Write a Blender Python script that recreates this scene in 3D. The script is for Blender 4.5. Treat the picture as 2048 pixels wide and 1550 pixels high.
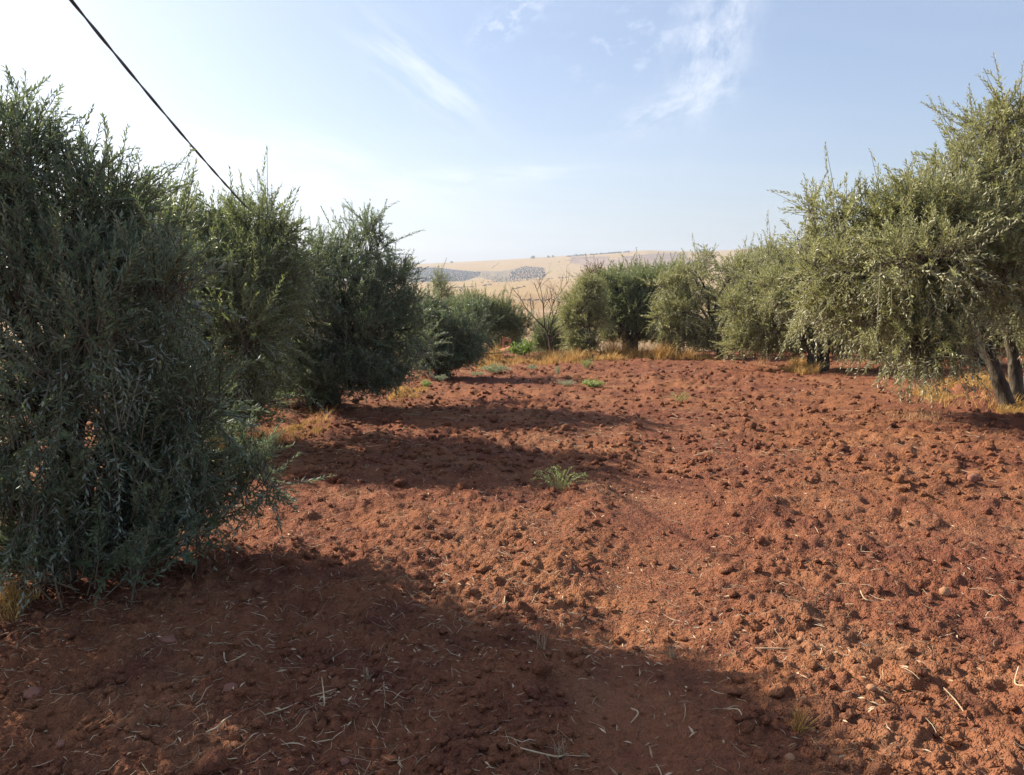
import bpy, math, random
import numpy as np
from math import radians, sin, cos, pi

for o in list(bpy.data.objects):
    bpy.data.objects.remove(o)
scene = bpy.context.scene
COL = scene.collection
rng = np.random.default_rng(7)
random.seed(7)

# ------------------------------------------------------------------ camera
CAM = np.array([0.0, 0.0, 1.7])
F_PX = 1543.0                       # focal length in pixels of the 2048 px wide photograph
PITCH = math.atan(205.0 / F_PX)     # looking slightly down
cd = bpy.data.cameras.new("camera")
cd.sensor_width = 36.0
cd.lens = 36.0 * F_PX / 2048.0
cd.clip_start = 0.05
cd.clip_end = 12000.0
cam = bpy.data.objects.new("camera", cd)
COL.objects.link(cam)
cam.location = CAM
cam.rotation_euler = (pi / 2 - PITCH, 0, 0)
scene.camera = cam

# ------------------------------------------------------------------ light
SUN_AZ = radians(61.0)              # to the left of the viewing direction
SUN_EL = radians(31.5)
SUN_STRENGTH = 5.0
SKY_STRENGTH = 0.079
EXPOSURE = 1.1
sun_dir = np.array([-sin(SUN_AZ) * cos(SUN_EL), cos(SUN_AZ) * cos(SUN_EL), sin(SUN_EL)])
sd = bpy.data.lights.new("sun", 'SUN')
sd.energy = SUN_STRENGTH
sd.angle = radians(0.55)
sd.color = (1.0, 0.90, 0.76)
sun = bpy.data.objects.new("sun", sd)
COL.objects.link(sun)
from mathutils import Vector
sun.rotation_euler = Vector(-sun_dir).to_track_quat('-Z', 'Y').to_euler()
sun.location = (-20, 8, 20)

vs = scene.view_settings
vs.view_transform = 'Standard'
vs.look = 'None'
vs.exposure = EXPOSURE
vs.gamma = 1.0
vs.use_curve_mapping = False
scene.cycles.max_bounces = 5
scene.cycles.diffuse_bounces = 2
scene.cycles.transmission_bounces = 2
scene.cycles.volume_bounces = 0
scene.cycles.use_denoising = True


def ray(px, py):
    u = (px - 1024.0) / F_PX
    v = (775.0 - py) / F_PX
    return np.array([u, cos(PITCH) + sin(PITCH) * v, -sin(PITCH) + cos(PITCH) * v])


def P(px, py, Y):
    d = ray(px, py)
    return CAM + d * (Y / d[1])


# ------------------------------------------------------------------ node helpers
class NT:
    def __init__(self, tree):
        self.t = tree
        self.t.nodes.clear()

    def n(self, typ, ins=None, **props):
        nd = self.t.nodes.new(typ)
        for k, v in props.items():
            setattr(nd, k, v)
        for k, v in (ins or {}).items():
            s = nd.inputs[k]
            if isinstance(v, bpy.types.NodeSocket):
                self.t.links.new(v, s)
            else:
                s.default_value = v
        return nd

    def math(self, op, a, b=0.0, c=None, clamp=False):
        d = {0: a, 1: b}
        if c is not None:
            d[2] = c
        return self.n('ShaderNodeMath', d, operation=op, use_clamp=clamp).outputs[0]

    def mix(self, fac, a, b, blend='MIX'):
        nd = self.n('ShaderNodeMix', None, data_type='RGBA', blend_type=blend)
        for idx, v in ((0, fac), (6, a), (7, b)):
            s = nd.inputs[idx]
            if isinstance(v, bpy.types.NodeSocket):
                self.t.links.new(v, s)
            else:
                s.default_value = v if idx == 0 else (*v, 1.0)[:4]
        return nd.outputs[2]

    def ramp(self, fac, lo, hi):
        nd = self.n('ShaderNodeMapRange', {0: fac, 1: lo, 2: hi, 3: 0.0, 4: 1.0}, clamp=True)
        return nd.outputs[0]

    def noise(self, vec, scale, detail=3.0, rough=0.55, out=0):
        return self.n('ShaderNodeTexNoise', {'Vector': vec, 'Scale': scale, 'Detail': detail, 'Roughness': rough}).outputs[out]


# ------------------------------------------------------------------ sky
world = bpy.data.worlds.new("World")
scene.world = world
world.use_nodes = True
w = NT(world.node_tree)
sky = w.n('ShaderNodeTexSky', sky_type='NISHITA')
sky.sun_disc = False
sky.sun_elevation = SUN_EL
sky.sun_rotation = -SUN_AZ
sky.altitude = 300
sky.air_density = 1.15
sky.dust_density = 2.3
sky.ozone_density = 1.6
gen = w.n('ShaderNodeTexCoord').outputs['Generated']
sep = w.n('ShaderNodeSeparateXYZ', {0: gen})
zz = w.math('MAXIMUM', sep.outputs[2], 0.02)
zz = w.math('ADD', zz, 0.12)
cx = w.math('DIVIDE', sep.outputs[0], zz)
cy = w.math('DIVIDE', sep.outputs[1], zz)
cp = w.n('ShaderNodeCombineXYZ', {0: cx, 1: cy, 2: 0.0}).outputs[0]
warp = w.noise(cp, 1.6, 2.0, 0.5, out=1)
cpw = w.n('ShaderNodeMix', {0: 0.16, 4: cp, 5: warp}, data_type='VECTOR').outputs[1]


def streak(angle, sx, sy, scale, detail=3.0):
    m = w.n('ShaderNodeMapping', {0: cpw, 2: (0, 0, angle), 3: (sx, sy, 1)}).outputs[0]
    return w.noise(m, scale, detail, 0.62)


def blob(px, py, rx, ry, tilt):
    """soft elliptical patch of sky round one direction"""
    d = ray(px, py)
    d = d / np.linalg.norm(d)
    right = np.cross(d, (0, 0, 1.0)); right /= np.linalg.norm(right)
    up = np.cross(right, d)
    a = right * cos(tilt) + up * sin(tilt)
    b = -right * sin(tilt) + up * cos(tilt)
    da = w.n('ShaderNodeVectorMath', {0: gen, 1: tuple(a)}, operation='DOT_PRODUCT').outputs['Value']
    db = w.n('ShaderNodeVectorMath', {0: gen, 1: tuple(b)}, operation='DOT_PRODUCT').outputs['Value']
    dd = w.n('ShaderNodeVectorMath', {0: gen, 1: tuple(d)}, operation='DOT_PRODUCT').outputs['Value']
    q = w.math('ADD', w.math('POWER', w.math('DIVIDE', da, rx / F_PX), 2.0), w.math('POWER', w.math('DIVIDE', db, ry / F_PX), 2.0))
    g = w.math('EXPONENT', w.math('MULTIPLY', q, -1.0))
    loc = w.n('ShaderNodeCombineXYZ', {0: da, 1: db, 2: float(px) * 0.01}).outputs[0]
    return w.math('MULTIPLY', g, w.math('GREATER_THAN', dd, 0.0)), loc


def wisps(loc, sx, sy, lo, hi):
    m = w.n('ShaderNodeMapping', {0: loc, 3: (sx, sy, 1)}).outputs[0]
    return w.ramp(w.noise(m, 1.0, 5.0, 0.62), lo, hi)


veil = w.math('MULTIPLY', w.ramp(streak(0.5, 0.35, 1.0, 0.8), 0.45, 0.85), 0.22)
parts = []
for (px_c, py_c, rx_c, ry_c, tilt_c, sx_c, sy_c, lo_c, hi_c, k_c) in (
        (840, 148, 120, 46, -34, 9, 42, .40, .70, .50),
        (1425, 90, 52, 110, -16, 42, 26, .38, .66, .58),
        (1345, 215, 110, 26, 18, 24, 60, .42, .68, .42),
        (1020, 38, 60, 22, 28, 45, 70, .46, .66, .5),
        (620, 335, 280, 50, -9, 6, 26, .34, .70, .55),
        (1020, 348, 150, 18, 2, 9, 60, .38, .70, .42),
        (1270, 90, 120, 60, 10, 40, 60, .52, .70, .25)):
    g_c, loc_c = blob(px_c, py_c, rx_c, ry_c, radians(tilt_c))
    parts.append((g_c, wisps(loc_c, sx_c, sy_c, lo_c, hi_c), k_c))
cl = veil
for g, tex, k in parts:
    cl = w.math('ADD', cl, w.math('MULTIPLY', w.math('MULTIPLY', w.math('MULTIPLY', g, 1.5, clamp=True), tex), k))
cl = w.math('MINIMUM', cl, 0.9)
hazy = w.mix(0.24, sky.outputs[0], (3.4, 4.0, 5.4))          # even summer haze over the whole dome
hazy = w.mix(1.0, hazy, (0.99, 0.985, 1.03), 'MULTIPLY')
skyw = w.mix(0.62, hazy, (8.6, 8.5, 8.6))
cloudy = w.mix(cl, hazy, skyw)
bg = w.n('ShaderNodeBackground', {'Color': cloudy, 'Strength': SKY_STRENGTH})
w.n('ShaderNodeOutputWorld', {'Surface': bg.outputs[0]})

# ------------------------------------------------------------------ numeric noise


def h2(ix, iy, seed):
    a = (ix.astype(np.int64) * 374761393 + iy.astype(np.int64) * 668265263 + seed * 974634777) & 0xFFFFFFFF
    a = ((a ^ (a >> 13)) * 1274126177) & 0xFFFFFFFF
    a = ((a ^ (a >> 16)) * 2246822519) & 0xFFFFFFFF
    a = a ^ (a >> 15)
    return (a & 0xFFFFFF) / float(0x1000000)


def vnoise(x, y, seed=0):
    x = np.asarray(x, float); y = np.asarray(y, float)
    ix = np.floor(x); iy = np.floor(y)
    fx = x - ix; fy = y - iy
    fx = fx * fx * (3 - 2 * fx); fy = fy * fy * (3 - 2 * fy)
    a = h2(ix, iy, seed); b = h2(ix + 1, iy, seed)
    c = h2(ix, iy + 1, seed); d = h2(ix + 1, iy + 1, seed)
    return (a * (1 - fx) + b * fx) * (1 - fy) + (c * (1 - fx) + d * fx) * fy


def fbm(x, y, seed=0, octv=3):
    s = 0; a = 0.5; t = 0
    for k in range(octv):
        s = s + a * vnoise(x * 2 ** k, y * 2 ** k, seed + k * 17); t += a; a *= 0.5
    return s / t


def v3noise(p, scale, seed=0):
    p = np.asarray(p) * scale
    return (vnoise(p[:, 0] + 0.37 * p[:, 2], p[:, 1] - 0.21 * p[:, 2], seed)
            + vnoise(p[:, 2] * 1.1 + 0.3 * p[:, 0], p[:, 0] * 0.5 + p[:, 1], seed + 5)) * 0.5


def clods(x, y, cell, seed, prob=0.8):
    """lumps: the highest of rounded bumps scattered over jittered cells, heights in units of the cell"""
    gx = x / cell; gy = y / cell
    ix = np.floor(gx); iy = np.floor(gy)
    best = np.zeros_like(gx)
    for dx in (-1, 0, 1):
        for dy in (-1, 0, 1):
            jx = ix + dx; jy = iy + dy
            px = jx + h2(jx, jy, seed); py = jy + h2(jx, jy, seed + 1)
            R = 0.16 + 0.66 * h2(jx, jy, seed + 2) ** 2.6
            el = 0.6 + 0.8 * h2(jx, jy, seed + 3)
            th = h2(jx, jy, seed + 4) * pi
            on = h2(jx, jy, seed + 5) < prob
            ux = (gx - px) * np.cos(th) + (gy - py) * np.sin(th)
            uy = -(gx - px) * np.sin(th) + (gy - py) * np.cos(th)
            q = (ux * ux * el + uy * uy / el) / (R * R)
            hgt = np.where(on, R * np.sqrt(np.clip(1 - q, 0, 1)), 0)
            best = np.maximum(best, hgt)
    return best


# ------------------------------------------------------------------ terrain
_ys = np.array([-400, 0, 10, 20, 30, 36, 45, 60, 80, 110, 160, 260, 420, 600, 5000.])
_zs = np.array([0, 0, -0.11, -0.44, -0.99, -1.45, -2.5, -5.2, -7.6, -9.8, -12.0, -14.5, -16.0, -18.0, -18.0])


def gbase(x, y):
    x = np.asarray(x, float); y = np.asarray(y, float)
    near = np.where(y > 0, -0.0011 * y * y, 0.0)
    far = np.interp(y, _ys, _zs)
    k = np.clip((y - 34) / 12.0, 0, 1)
    z = near * (1 - k) + far * k
    z = z + 0.012 * np.clip(x - 3.0, 0, 14) * np.clip(y / 12.0, 0, 1) * np.clip((60 - y) / 25., 0, 1)
    return z


def track_d(x, y):
    tx = np.interp(y, [0, 3, 4.5, 6.2, 9, 14, 22, 40], [0.25, 0.62, 0.85, 1.22, 1.9, 3.2, 4.4, 6.0])
    return x - tx


def relief(x, y):
    r = np.hypot(x, y)
    d = track_d(x, y)
    smooth = 1.15 * np.exp(-(d / 0.40) ** 2) * np.clip((14 - y) / 8, 0, 1) * (0.55 + 0.6 * fbm(x * 1.3, y * 1.3, 71))
    rough = 1.0 - 0.78 * np.clip(smooth, 0, 1)
    near_ = np.clip(1.15 - r / 14, 0.35, 1)
    z = (fbm(x * 0.33, y * 0.33, 3) - 0.5) * 0.14 * near_ + (fbm(x * 1.1, y * 1.1, 9) - 0.5) * 0.08 * near_
    z = z - 0.035 * smooth + 0.04 * np.exp(-((d + 0.55) / 0.16) ** 2) * (0.2 + fbm(x * 2, y * 2, 77))
    wx = x + 0.10 * (fbm(x * 7, y * 7, 21) - 0.5) + 0.03 * (vnoise(x * 23, y * 23, 23) - 0.5)
    wy = y + 0.10 * (fbm(x * 7, y * 7, 22) - 0.5) + 0.03 * (vnoise(x * 23, y * 23, 24) - 0.5)
    dens = np.clip(fbm(x * 0.7 + 0.25 * y, y * 0.55, 31) * 4.6 - 1.65, 0.08, 1.55)
    far_ = np.clip((r - 7) / 8, 0, 1)
    f = np.clip(1 - (r - 45) / 30, 0, 1)
    c = clods(wx, wy, 0.40, 100, 0.35) * 0.40 * 0.14 * dens
    c = c + clods(wx, wy, 0.20, 200, 0.65) * 0.20 * (0.14 + 0.16 * far_) * dens
    c = c + clods(wx, wy, 0.105, 300, 0.75) * 0.105 * (0.24 + 0.22 * far_) * np.clip(1 - (r - 15) / 12, 0, 1) * (0.5 + 0.6 * dens)
    c = c + clods(wx, wy, 0.055, 400, 0.85) * 0.055 * 0.50 * np.clip(1 - (r - 9) / 7, 0, 1)
    c = c + clods(x, y, 0.030, 500, 0.9) * 0.030 * 0.65 * np.clip(1 - (r - 4.5) / 3, 0, 1)
    z = z + c * rough + rough * (0.075 * (fbm(x * 4.2, y * 4.2, 50) - 0.5) + 0.034 * (fbm(x * 17, y * 17, 51, 3) - 0.5))
    return z * f


def gz(x, y):
    x = np.atleast_1d(np.asarray(x, float)); y = np.atleast_1d(np.asarray(y, float))
    return gbase(x, y) + relief(x, y)


def G(px, py):
    """where the line of sight through a photo pixel meets the field"""
    d = ray(px, py)
    lo, hi = 0.5, 60.0
    best = (1e9, 36.0)
    for Y in np.linspace(1.0, 42.0, 420):
        p = CAM + d * (Y / d[1])
        gap_ = p[2] - gbase(p[0], p[1])
        if gap_ < 0:
            hi = Y
            break
        lo = Y
        if gap_ < best[0] and Y < 42:
            best = (gap_, Y)
    else:
        p = CAM + d * (best[1] / d[1])
        return np.array([p[0], p[1], float(gz(p[0], p[1])[0])])
    for _ in range(30):
        m = 0.5 * (lo + hi)
        p = CAM + d * (m / d[1])
        if p[2] < gbase(p[0], p[1]):
            hi = m
        else:
            lo = m
    p = CAM + d * (hi / d[1])
    return np.array([p[0], p[1], float(gz(p[0], p[1])[0])])


def B(px, Y):
    x = (px - 1024.0) / F_PX * Y
    return np.array([x, Y, float(gz(x, Y)[0])])


# ------------------------------------------------------------------ mesh helpers
def mesh(name, V, F, mats=(), smooth=True, midx=None):
    V = np.asarray(V, np.float32); F = np.asarray(F, np.int32)
    me = bpy.data.meshes.new(name)
    k = F.shape[1]
    me.vertices.add(len(V)); me.vertices.foreach_set('co', V.ravel())
    me.loops.add(F.size); me.loops.foreach_set('vertex_index', F.ravel())
    me.polygons.add(len(F))
    me.polygons.foreach_set('loop_start', np.arange(0, F.size, k, dtype=np.int32))
    me.polygons.foreach_set('loop_total', np.full(len(F), k, np.int32))
    me.polygons.foreach_set('use_smooth', np.full(len(F), smooth, bool))
    for m in mats:
        me.materials.append(m)
    if midx is not None:
        me.polygons.foreach_set('material_index', np.asarray(midx, np.int32))
    me.update(calc_edges=True)
    return me


def obj(name, me, parent=None, loc=None, kind=None, label=None, cat=None, group=None):
    o = bpy.data.objects.new(name, me)
    COL.objects.link(o)
    if parent is not None:
        o.parent = parent
    if loc is not None:
        o.location = [float(c) for c in loc]
    for k, v in (('kind', kind), ('label', label), ('category', cat), ('group', group)):
        if v:
            o[k] = v
    return o


def copy_tree(o, loc, rz=0.0, sc=1.0, label=None, group=None):
    c = o.copy(); COL.objects.link(c)
    c.location = [float(v) for v in loc]; c.rotation_euler = (0, 0, rz)
    c.scale = (sc, sc, sc) if np.isscalar(sc) else sc
    if label: c['label'] = label
    if group: c['group'] = group
    for ch in o.children:
        d = ch.copy(); COL.objects.link(d); d.parent = c
        for g in ch.children:
            e = g.copy(); COL.objects.link(e); e.parent = d
    return c


def nrm(a):
    return a / np.maximum(np.linalg.norm(a, axis=-1, keepdims=True), 1e-9)


class Acc:
    def __init__(self):
        self.V = []; self.F = []; self.n = 0

    def add(self, V, F):
        self.V.append(np.asarray(V, float)); self.F.append(np.asarray(F, int) + self.n); self.n += len(V)

    def mesh(self, name, mats, smooth=True, off=None):
        V = np.concatenate(self.V)
        if off is not None:
            V = V - off
        return mesh(name, V, np.concatenate(self.F), mats, smooth)


def tubes(path, rad, sides):
    """path (n,k,3), rad (n,k) -> triangles of n tapering tubes"""
    n, k, _ = path.shape
    tan = np.gradient(path, axis=1)
    tan = nrm(tan)
    ref = np.where(np.abs(tan[..., 2:3]) < 0.85, np.array([0, 0, 1.0]), np.array([1.0, 0.2, 0]))
    a = nrm(np.cross(tan, ref)); b = np.cross(tan, a)
    ang = np.arange(sides) * 2 * pi / sides
    V = path[:, :, None, :] + rad[:, :, None, None] * (a[:, :, None, :] * np.cos(ang)[None, None, :, None] + b[:, :, None, :] * np.sin(ang)[None, None, :, None])
    V = V.reshape(-1, 3)
    i = np.arange(n)[:, None, None] * k * sides; j = np.arange(k - 1)[None, :, None] * sides; s = np.arange(sides)[None, None, :]
    s2 = (s + 1) % sides
    p00 = i + j + s; p01 = i + j + s2; p10 = p00 + sides; p11 = p01 + sides
    F = np.concatenate([np.stack([p00, p01, p11], -1).reshape(-1, 3), np.stack([p00, p11, p10], -1).reshape(-1, 3)])
    return V, F


def one_tube(pts, rads, sides=8, rough=0.0, seed=0, dens=6):
    """a single smooth tapering limb through the given points"""
    pts = np.asarray(pts, float); rads = np.asarray(rads, float)
    t = np.linspace(0, len(pts) - 1, (len(pts) - 1) * dens + 1)
    # Catmull-Rom through the points
    out = []
    for tt in t:
        i = min(int(tt), len(pts) - 2); f = tt - i
        p0 = pts[max(i - 1, 0)]; p1 = pts[i]; p2 = pts[i + 1]; p3 = pts[min(i + 2, len(pts) - 1)]
        out.append(0.5 * (2 * p1 + (p2 - p0) * f + (2 * p0 - 5 * p1 + 4 * p2 - p3) * f * f + (3 * p1 - p0 - 3 * p2 + p3) * f ** 3))
    path = np.array(out)
    rr = np.interp(t, np.arange(len(pts)), rads)
    V, F = tubes(path[None], rr[None], sides)
    if rough:
        c = np.repeat(path, sides, axis=0)
        nz = v3noise(V, 9.0, seed) - 0.5 + 0.6 * (v3noise(V, 22.0, seed + 3) - 0.5)
        V = V + nrm(V - c) * (nz * rough * np.repeat(rr, sides))[:, None]
    m = len(V)
    V = np.vstack([V, path[0], path[-1]])
    k = len(path)
    cap = [[m, (s + 1) % sides, s] for s in range(sides)] + [[m + 1, (k - 1) * sides + s, (k - 1) * sides + (s + 1) % sides] for s in range(sides)]
    return V, np.vstack([F, cap])


def leaves_geo(Pb, D, N, L, W, droop=0.0, wide=0.45, fold=0.18):
    n = len(Pb)
    S = nrm(np.cross(D, N)); N = np.cross(S, D)
    L = L[:, None]; W = W[:, None]
    mid = Pb + D * L * wide
    v0 = Pb
    v1 = mid + S * W * 0.5 + N * W * fold
    v2 = Pb + D * L - N * L * droop
    v3 = mid - S * W * 0.5 + N * W * fold
    V = np.stack([v0, v1, v2, v3], 1).reshape(-1, 3)
    i = np.arange(n)[:, None] * 4
    F = np.concatenate([i + np.array([0, 1, 2]), i + np.array([0, 2, 3])])
    return V, F


# ------------------------------------------------------------------ materials
def material(name):
    m = bpy.data.materials.new(name)
    m.use_nodes = True
    return m, NT(m.node_tree)


def mat_soil(name, far=False):
    m, t = material(name)
    pos = t.n('ShaderNodeNewGeometry').outputs['Position']
    big = t.noise(pos, 0.35, 3.0, 0.55)
    mid = t.noise(pos, 2.6, 4.0, 0.6)
    fine_ = t.noise(pos, 34.0, 4.0, 0.7)
    grit = t.noise(pos, 140.0, 2.0, 0.6)
    c = t.mix(t.ramp(big, 0.36, 0.66), (0.190, 0.066, 0.038), (0.300, 0.126, 0.056))
    c = t.mix(t.math('MULTIPLY', t.ramp(mid, 0.44, 0.66), 0.9), c, (0.130, 0.048, 0.031))
    crust = t.noise(pos, 0.9, 5.0, 0.65)
    c = t.mix(t.math('MULTIPLY', t.ramp(crust, 0.52, 0.72), 0.55), c, (0.37, 0.195, 0.100))
    c = t.mix(t.math('MULTIPLY', t.ramp(fine_, 0.44, 0.72), 0.5), c, (0.33, 0.142, 0.068))
    c = t.mix(t.math('MULTIPLY', t.ramp(grit, 0.63, 0.74), 0.4), c, (0.36, 0.20, 0.11))
    wp = t.n('ShaderNodeMix', {0: 0.035, 4: pos, 5: t.noise(pos, 40.0, 2.0, 0.5, out=1)}, data_type='VECTOR').outputs[1]
    vo = t.n('ShaderNodeTexVoronoi', {'Vector': wp, 'Scale': 38.0, 'Randomness': 1.0}, feature='SMOOTH_F1').outputs['Distance']
    vo2 = t.n('ShaderNodeTexVoronoi', {'Vector': wp, 'Scale': 90.0, 'Randomness': 1.0}, feature='F1').outputs['Distance']
    hgt = t.math('ADD', t.math('MULTIPLY', fine_, 0.7), t.math('MULTIPLY', grit, 0.3))
    hgt = t.math('SUBTRACT', hgt, t.math('MULTIPLY', vo, 1.0))
    hgt = t.math('SUBTRACT', hgt, t.math('MULTIPLY', vo2, 0.45))
    vo3 = t.n('ShaderNodeTexVoronoi', {'Vector': wp, 'Scale': 9.5, 'Randomness': 1.0}, feature='F1').outputs['Distance']
    hgt = t.math('SUBTRACT', hgt, t.math('MULTIPLY', vo3, 1.3))
    b = t.n('ShaderNodeBump', {'Strength': 1.0, 'Distance': 0.024, 'Height': hgt})
    p = t.n('ShaderNodeBsdfPrincipled', {'Base Color': c, 'Roughness': 0.95, 'Specular IOR Level': 0.12, 'Normal': b.outputs[0]})
    t.n('ShaderNodeOutputMaterial', {'Surface': p.outputs[0]})
    return m


def mat_leaf(name, top_a, top_b, under_a, under_b, trans, tfac=0.28, rough=0.45):
    m, t = material(name)
    g = t.n('ShaderNodeNewGeometry')
    rnd = g.outputs['Random Per Island']
    clump = t.noise(g.outputs['Position'], 1.6, 2.0, 0.5)
    mixv = t.math('MULTIPLY_ADD', t.math('SUBTRACT', clump, 0.5), 1.1, rnd, clamp=True)
    top = t.mix(mixv, top_a, top_b)
    und = t.mix(rnd, under_a, under_b)
    c = t.mix(g.outputs['Backfacing'], top, und)
    p = t.n('ShaderNodeBsdfPrincipled', {'Base Color': c, 'Roughness': rough, 'Specular IOR Level': 0.45})
    tr = t.n('ShaderNodeBsdfTranslucent', {'Color': (*trans, 1)})
    mx = t.n('ShaderNodeMixShader', {0: tfac, 1: p.outputs[0], 2: tr.outputs[0]})
    t.n('ShaderNodeOutputMaterial', {'Surface': mx.outputs[0]})
    return m


def mat_plain(name, a, b, scale=20.0, rough=0.85, bump=0.0, bscale=60.0, island=False, stretch=None, trans=0.0):
    m, t = material(name)
    g = t.n('ShaderNodeNewGeometry')
    tc = t.n('ShaderNodeTexCoord').outputs['Object']
    if stretch:
        tc = t.n('ShaderNodeMapping', {0: tc, 3: stretch}).outputs[0]
    f = t.ramp(t.noise(tc, scale, 4.0, 0.6), 0.32, 0.68)
    if island:
        f = g.outputs['Random Per Island']
    c = t.mix(f, a, b)
    ins = {'Base Color': c, 'Roughness': rough, 'Specular IOR Level': 0.2}
    if bump:
        ins['Normal'] = t.n('ShaderNodeBump', {'Strength': 0.9, 'Distance': bump, 'Height': t.noise(tc, bscale, 4.0, 0.65)}).outputs[0]
    p = t.n('ShaderNodeBsdfPrincipled', ins)
    out = p.outputs[0]
    if trans:
        tr = t.n('ShaderNodeBsdfTranslucent', {'Color': c})
        out = t.n('ShaderNodeMixShader', {0: trans, 1: out, 2: tr.outputs[0]}).outputs[0]
    t.n('ShaderNodeOutputMaterial', {'Surface': out})
    return m


M_SOIL = mat_soil('ploughed_red_soil')
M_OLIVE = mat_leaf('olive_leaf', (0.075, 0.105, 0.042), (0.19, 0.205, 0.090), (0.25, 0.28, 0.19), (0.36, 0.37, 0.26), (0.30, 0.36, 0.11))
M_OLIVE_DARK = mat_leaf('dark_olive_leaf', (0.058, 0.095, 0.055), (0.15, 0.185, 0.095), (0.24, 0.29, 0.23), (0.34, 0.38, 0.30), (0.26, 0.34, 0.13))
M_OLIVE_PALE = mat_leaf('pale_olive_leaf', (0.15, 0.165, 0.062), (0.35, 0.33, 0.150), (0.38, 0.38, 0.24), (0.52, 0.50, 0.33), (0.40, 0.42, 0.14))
M_BROWNLEAF = mat_leaf('brownish_leaf', (0.10, 0.075, 0.035), (0.16, 0.13, 0.06), (0.18, 0.15, 0.09), (0.22, 0.18, 0.11), (0.25, 0.18, 0.06))
M_FIG = mat_leaf('broad_green_leaf', (0.07, 0.12, 0.03), (0.17, 0.25, 0.06), (0.14, 0.24, 0.06), (0.20, 0.30, 0.09), (0.26, 0.38, 0.07), 0.30)
M_WEED = mat_leaf('green_weed', (0.30, 0.36, 0.13), (0.52, 0.56, 0.26), (0.20, 0.28, 0.10), (0.30, 0.36, 0.15), (0.35, 0.46, 0.10), 0.30, 0.6)
M_WEEDGREY = mat_leaf('grey_green_weed', (0.33, 0.37, 0.24), (0.50, 0.52, 0.34), (0.26, 0.31, 0.20), (0.34, 0.38, 0.25), (0.32, 0.38, 0.16), 0.25, 0.7)
M_BARK = mat_plain('olive_bark', (0.022, 0.017, 0.013), (0.125, 0.10, 0.072), 14.0, 0.9, 0.02, 34.0, stretch=(1, 1, 0.28))
M_TWIG = mat_plain('young_twig', (0.10, 0.085, 0.055), (0.19, 0.17, 0.12), 12.0, 0.85)
M_DEADWOOD = mat_plain('bare_grey_wood', (0.055, 0.040, 0.030), (0.11, 0.082, 0.06), 9.0, 0.9, 0.006, 30.0)
M_STRAW = mat_plain('dry_straw', (0.30, 0.19, 0.10), (0.72, 0.56, 0.37), island=True, rough=0.7, trans=0.15)
M_STALK = mat_plain('pale_straw_stalk', (0.40, 0.28, 0.15), (0.62, 0.49, 0.31), 30.0, 0.6, 0.001, 120.0)
M_DRYGRASS = mat_plain('dry_golden_grass', (0.40, 0.225, 0.070), (0.66, 0.44, 0.165), island=True, rough=0.75, trans=0.3)
M_DRYBROWN = mat_plain('dry_brown_grass', (0.33, 0.18, 0.09), (0.52, 0.33, 0.17), island=True, rough=0.8, trans=0.25)
M_STONE = mat_plain('tan_stone', (0.27, 0.13, 0.065), (0.40, 0.22, 0.12), 14.0, 0.85, 0.004, 60.0)
M_STONERED = mat_plain('reddish_stone', (0.20, 0.085, 0.055), (0.30, 0.14, 0.095), 14.0, 0.9, 0.005, 50.0)
M_CABLE = mat_plain('black_cable_sheath', (0.085, 0.083, 0.09), (0.13, 0.125, 0.125), 40.0, 0.55)
M_CLAY = mat_plain('orange_clay', (0.34, 0.15, 0.075), (0.46, 0.24, 0.13), 12.0, 0.9, 0.01, 40.0)

# ------------------------------------------------------------------ ground sheet
DENSE = 40.0
cols_d = np.radians(np.linspace(-DENSE, DENSE, 540))
cols_c = np.radians(np.linspace(DENSE, 360 - DENSE, 44)[1:-1])
ang = np.concatenate([cols_d, cols_c])
rr = [0.25]
while rr[-1] < 4300:
    r = rr[-1]
    if r < 2.4:
        st = 0.045
    else:
        st = min(0.00112 * r * r, 0.0125 * r) if r < 50 else 0.09 * r
        st = max(st, 0.0075)
    rr.append(r + st)
rr = np.array(rr)
A, R = np.meshgrid(ang, rr)
X = (R * np.sin(A)); Yg = (R * np.cos(A))
Z = gbase(X.ravel(), Yg.ravel()) + relief(X.ravel(), Yg.ravel())
V = np.stack([X.ravel(), Yg.ravel(), Z], 1)
na = len(ang); nr = len(rr)
ii = np.arange(nr - 1)[:, None] * na; jj = np.arange(na)[None, :]; j2 = (jj + 1) % na
Fq = np.stack([ii + jj, ii + na + jj, ii + na + j2, ii + j2], -1).reshape(-1, 4)
Vc = np.vstack([V, [[0, 0, float(gz(0., 0.)[0])]]])
fr = np.repeat(rr[:-1], na)
# far valley floor and land beyond: stubble
m_far, t = material('valley_stubble')
posn = t.n('ShaderNodeNewGeometry').outputs['Position']
c = t.mix(t.ramp(t.noise(posn, 0.03, 4.0), 0.35, 0.65), (0.40, 0.26, 0.13), (0.28, 0.17, 0.09))
c = t.mix(t.math('MULTIPLY', t.ramp(t.noise(posn, 1.4, 4.0), 0.4, 0.7), 0.5), c, (0.17, 0.13, 0.06))
t.n('ShaderNodeOutputMaterial', {'Surface': t.n('ShaderNodeBsdfPrincipled', {'Base Color': c, 'Roughness': 0.95, 'Specular IOR Level': 0.1}).outputs[0]})
me = mesh('ground', Vc, Fq, [M_SOIL, m_far], True, (fr > 40).astype(int))
ground = obj('ground', me, kind='structure', label='ploughed red-brown field running back to the olive rows')
# the disc under the camera
tri = np.stack([np.arange(na), (np.arange(na) + 1) % na, np.full(na, na)], 1)
obj('soil_patch', mesh('soil_patch', np.vstack([V[:na], [[0, 0, float(gz(0., 0.)[0])]]]), tri, [M_SOIL]), parent=ground)

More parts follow.
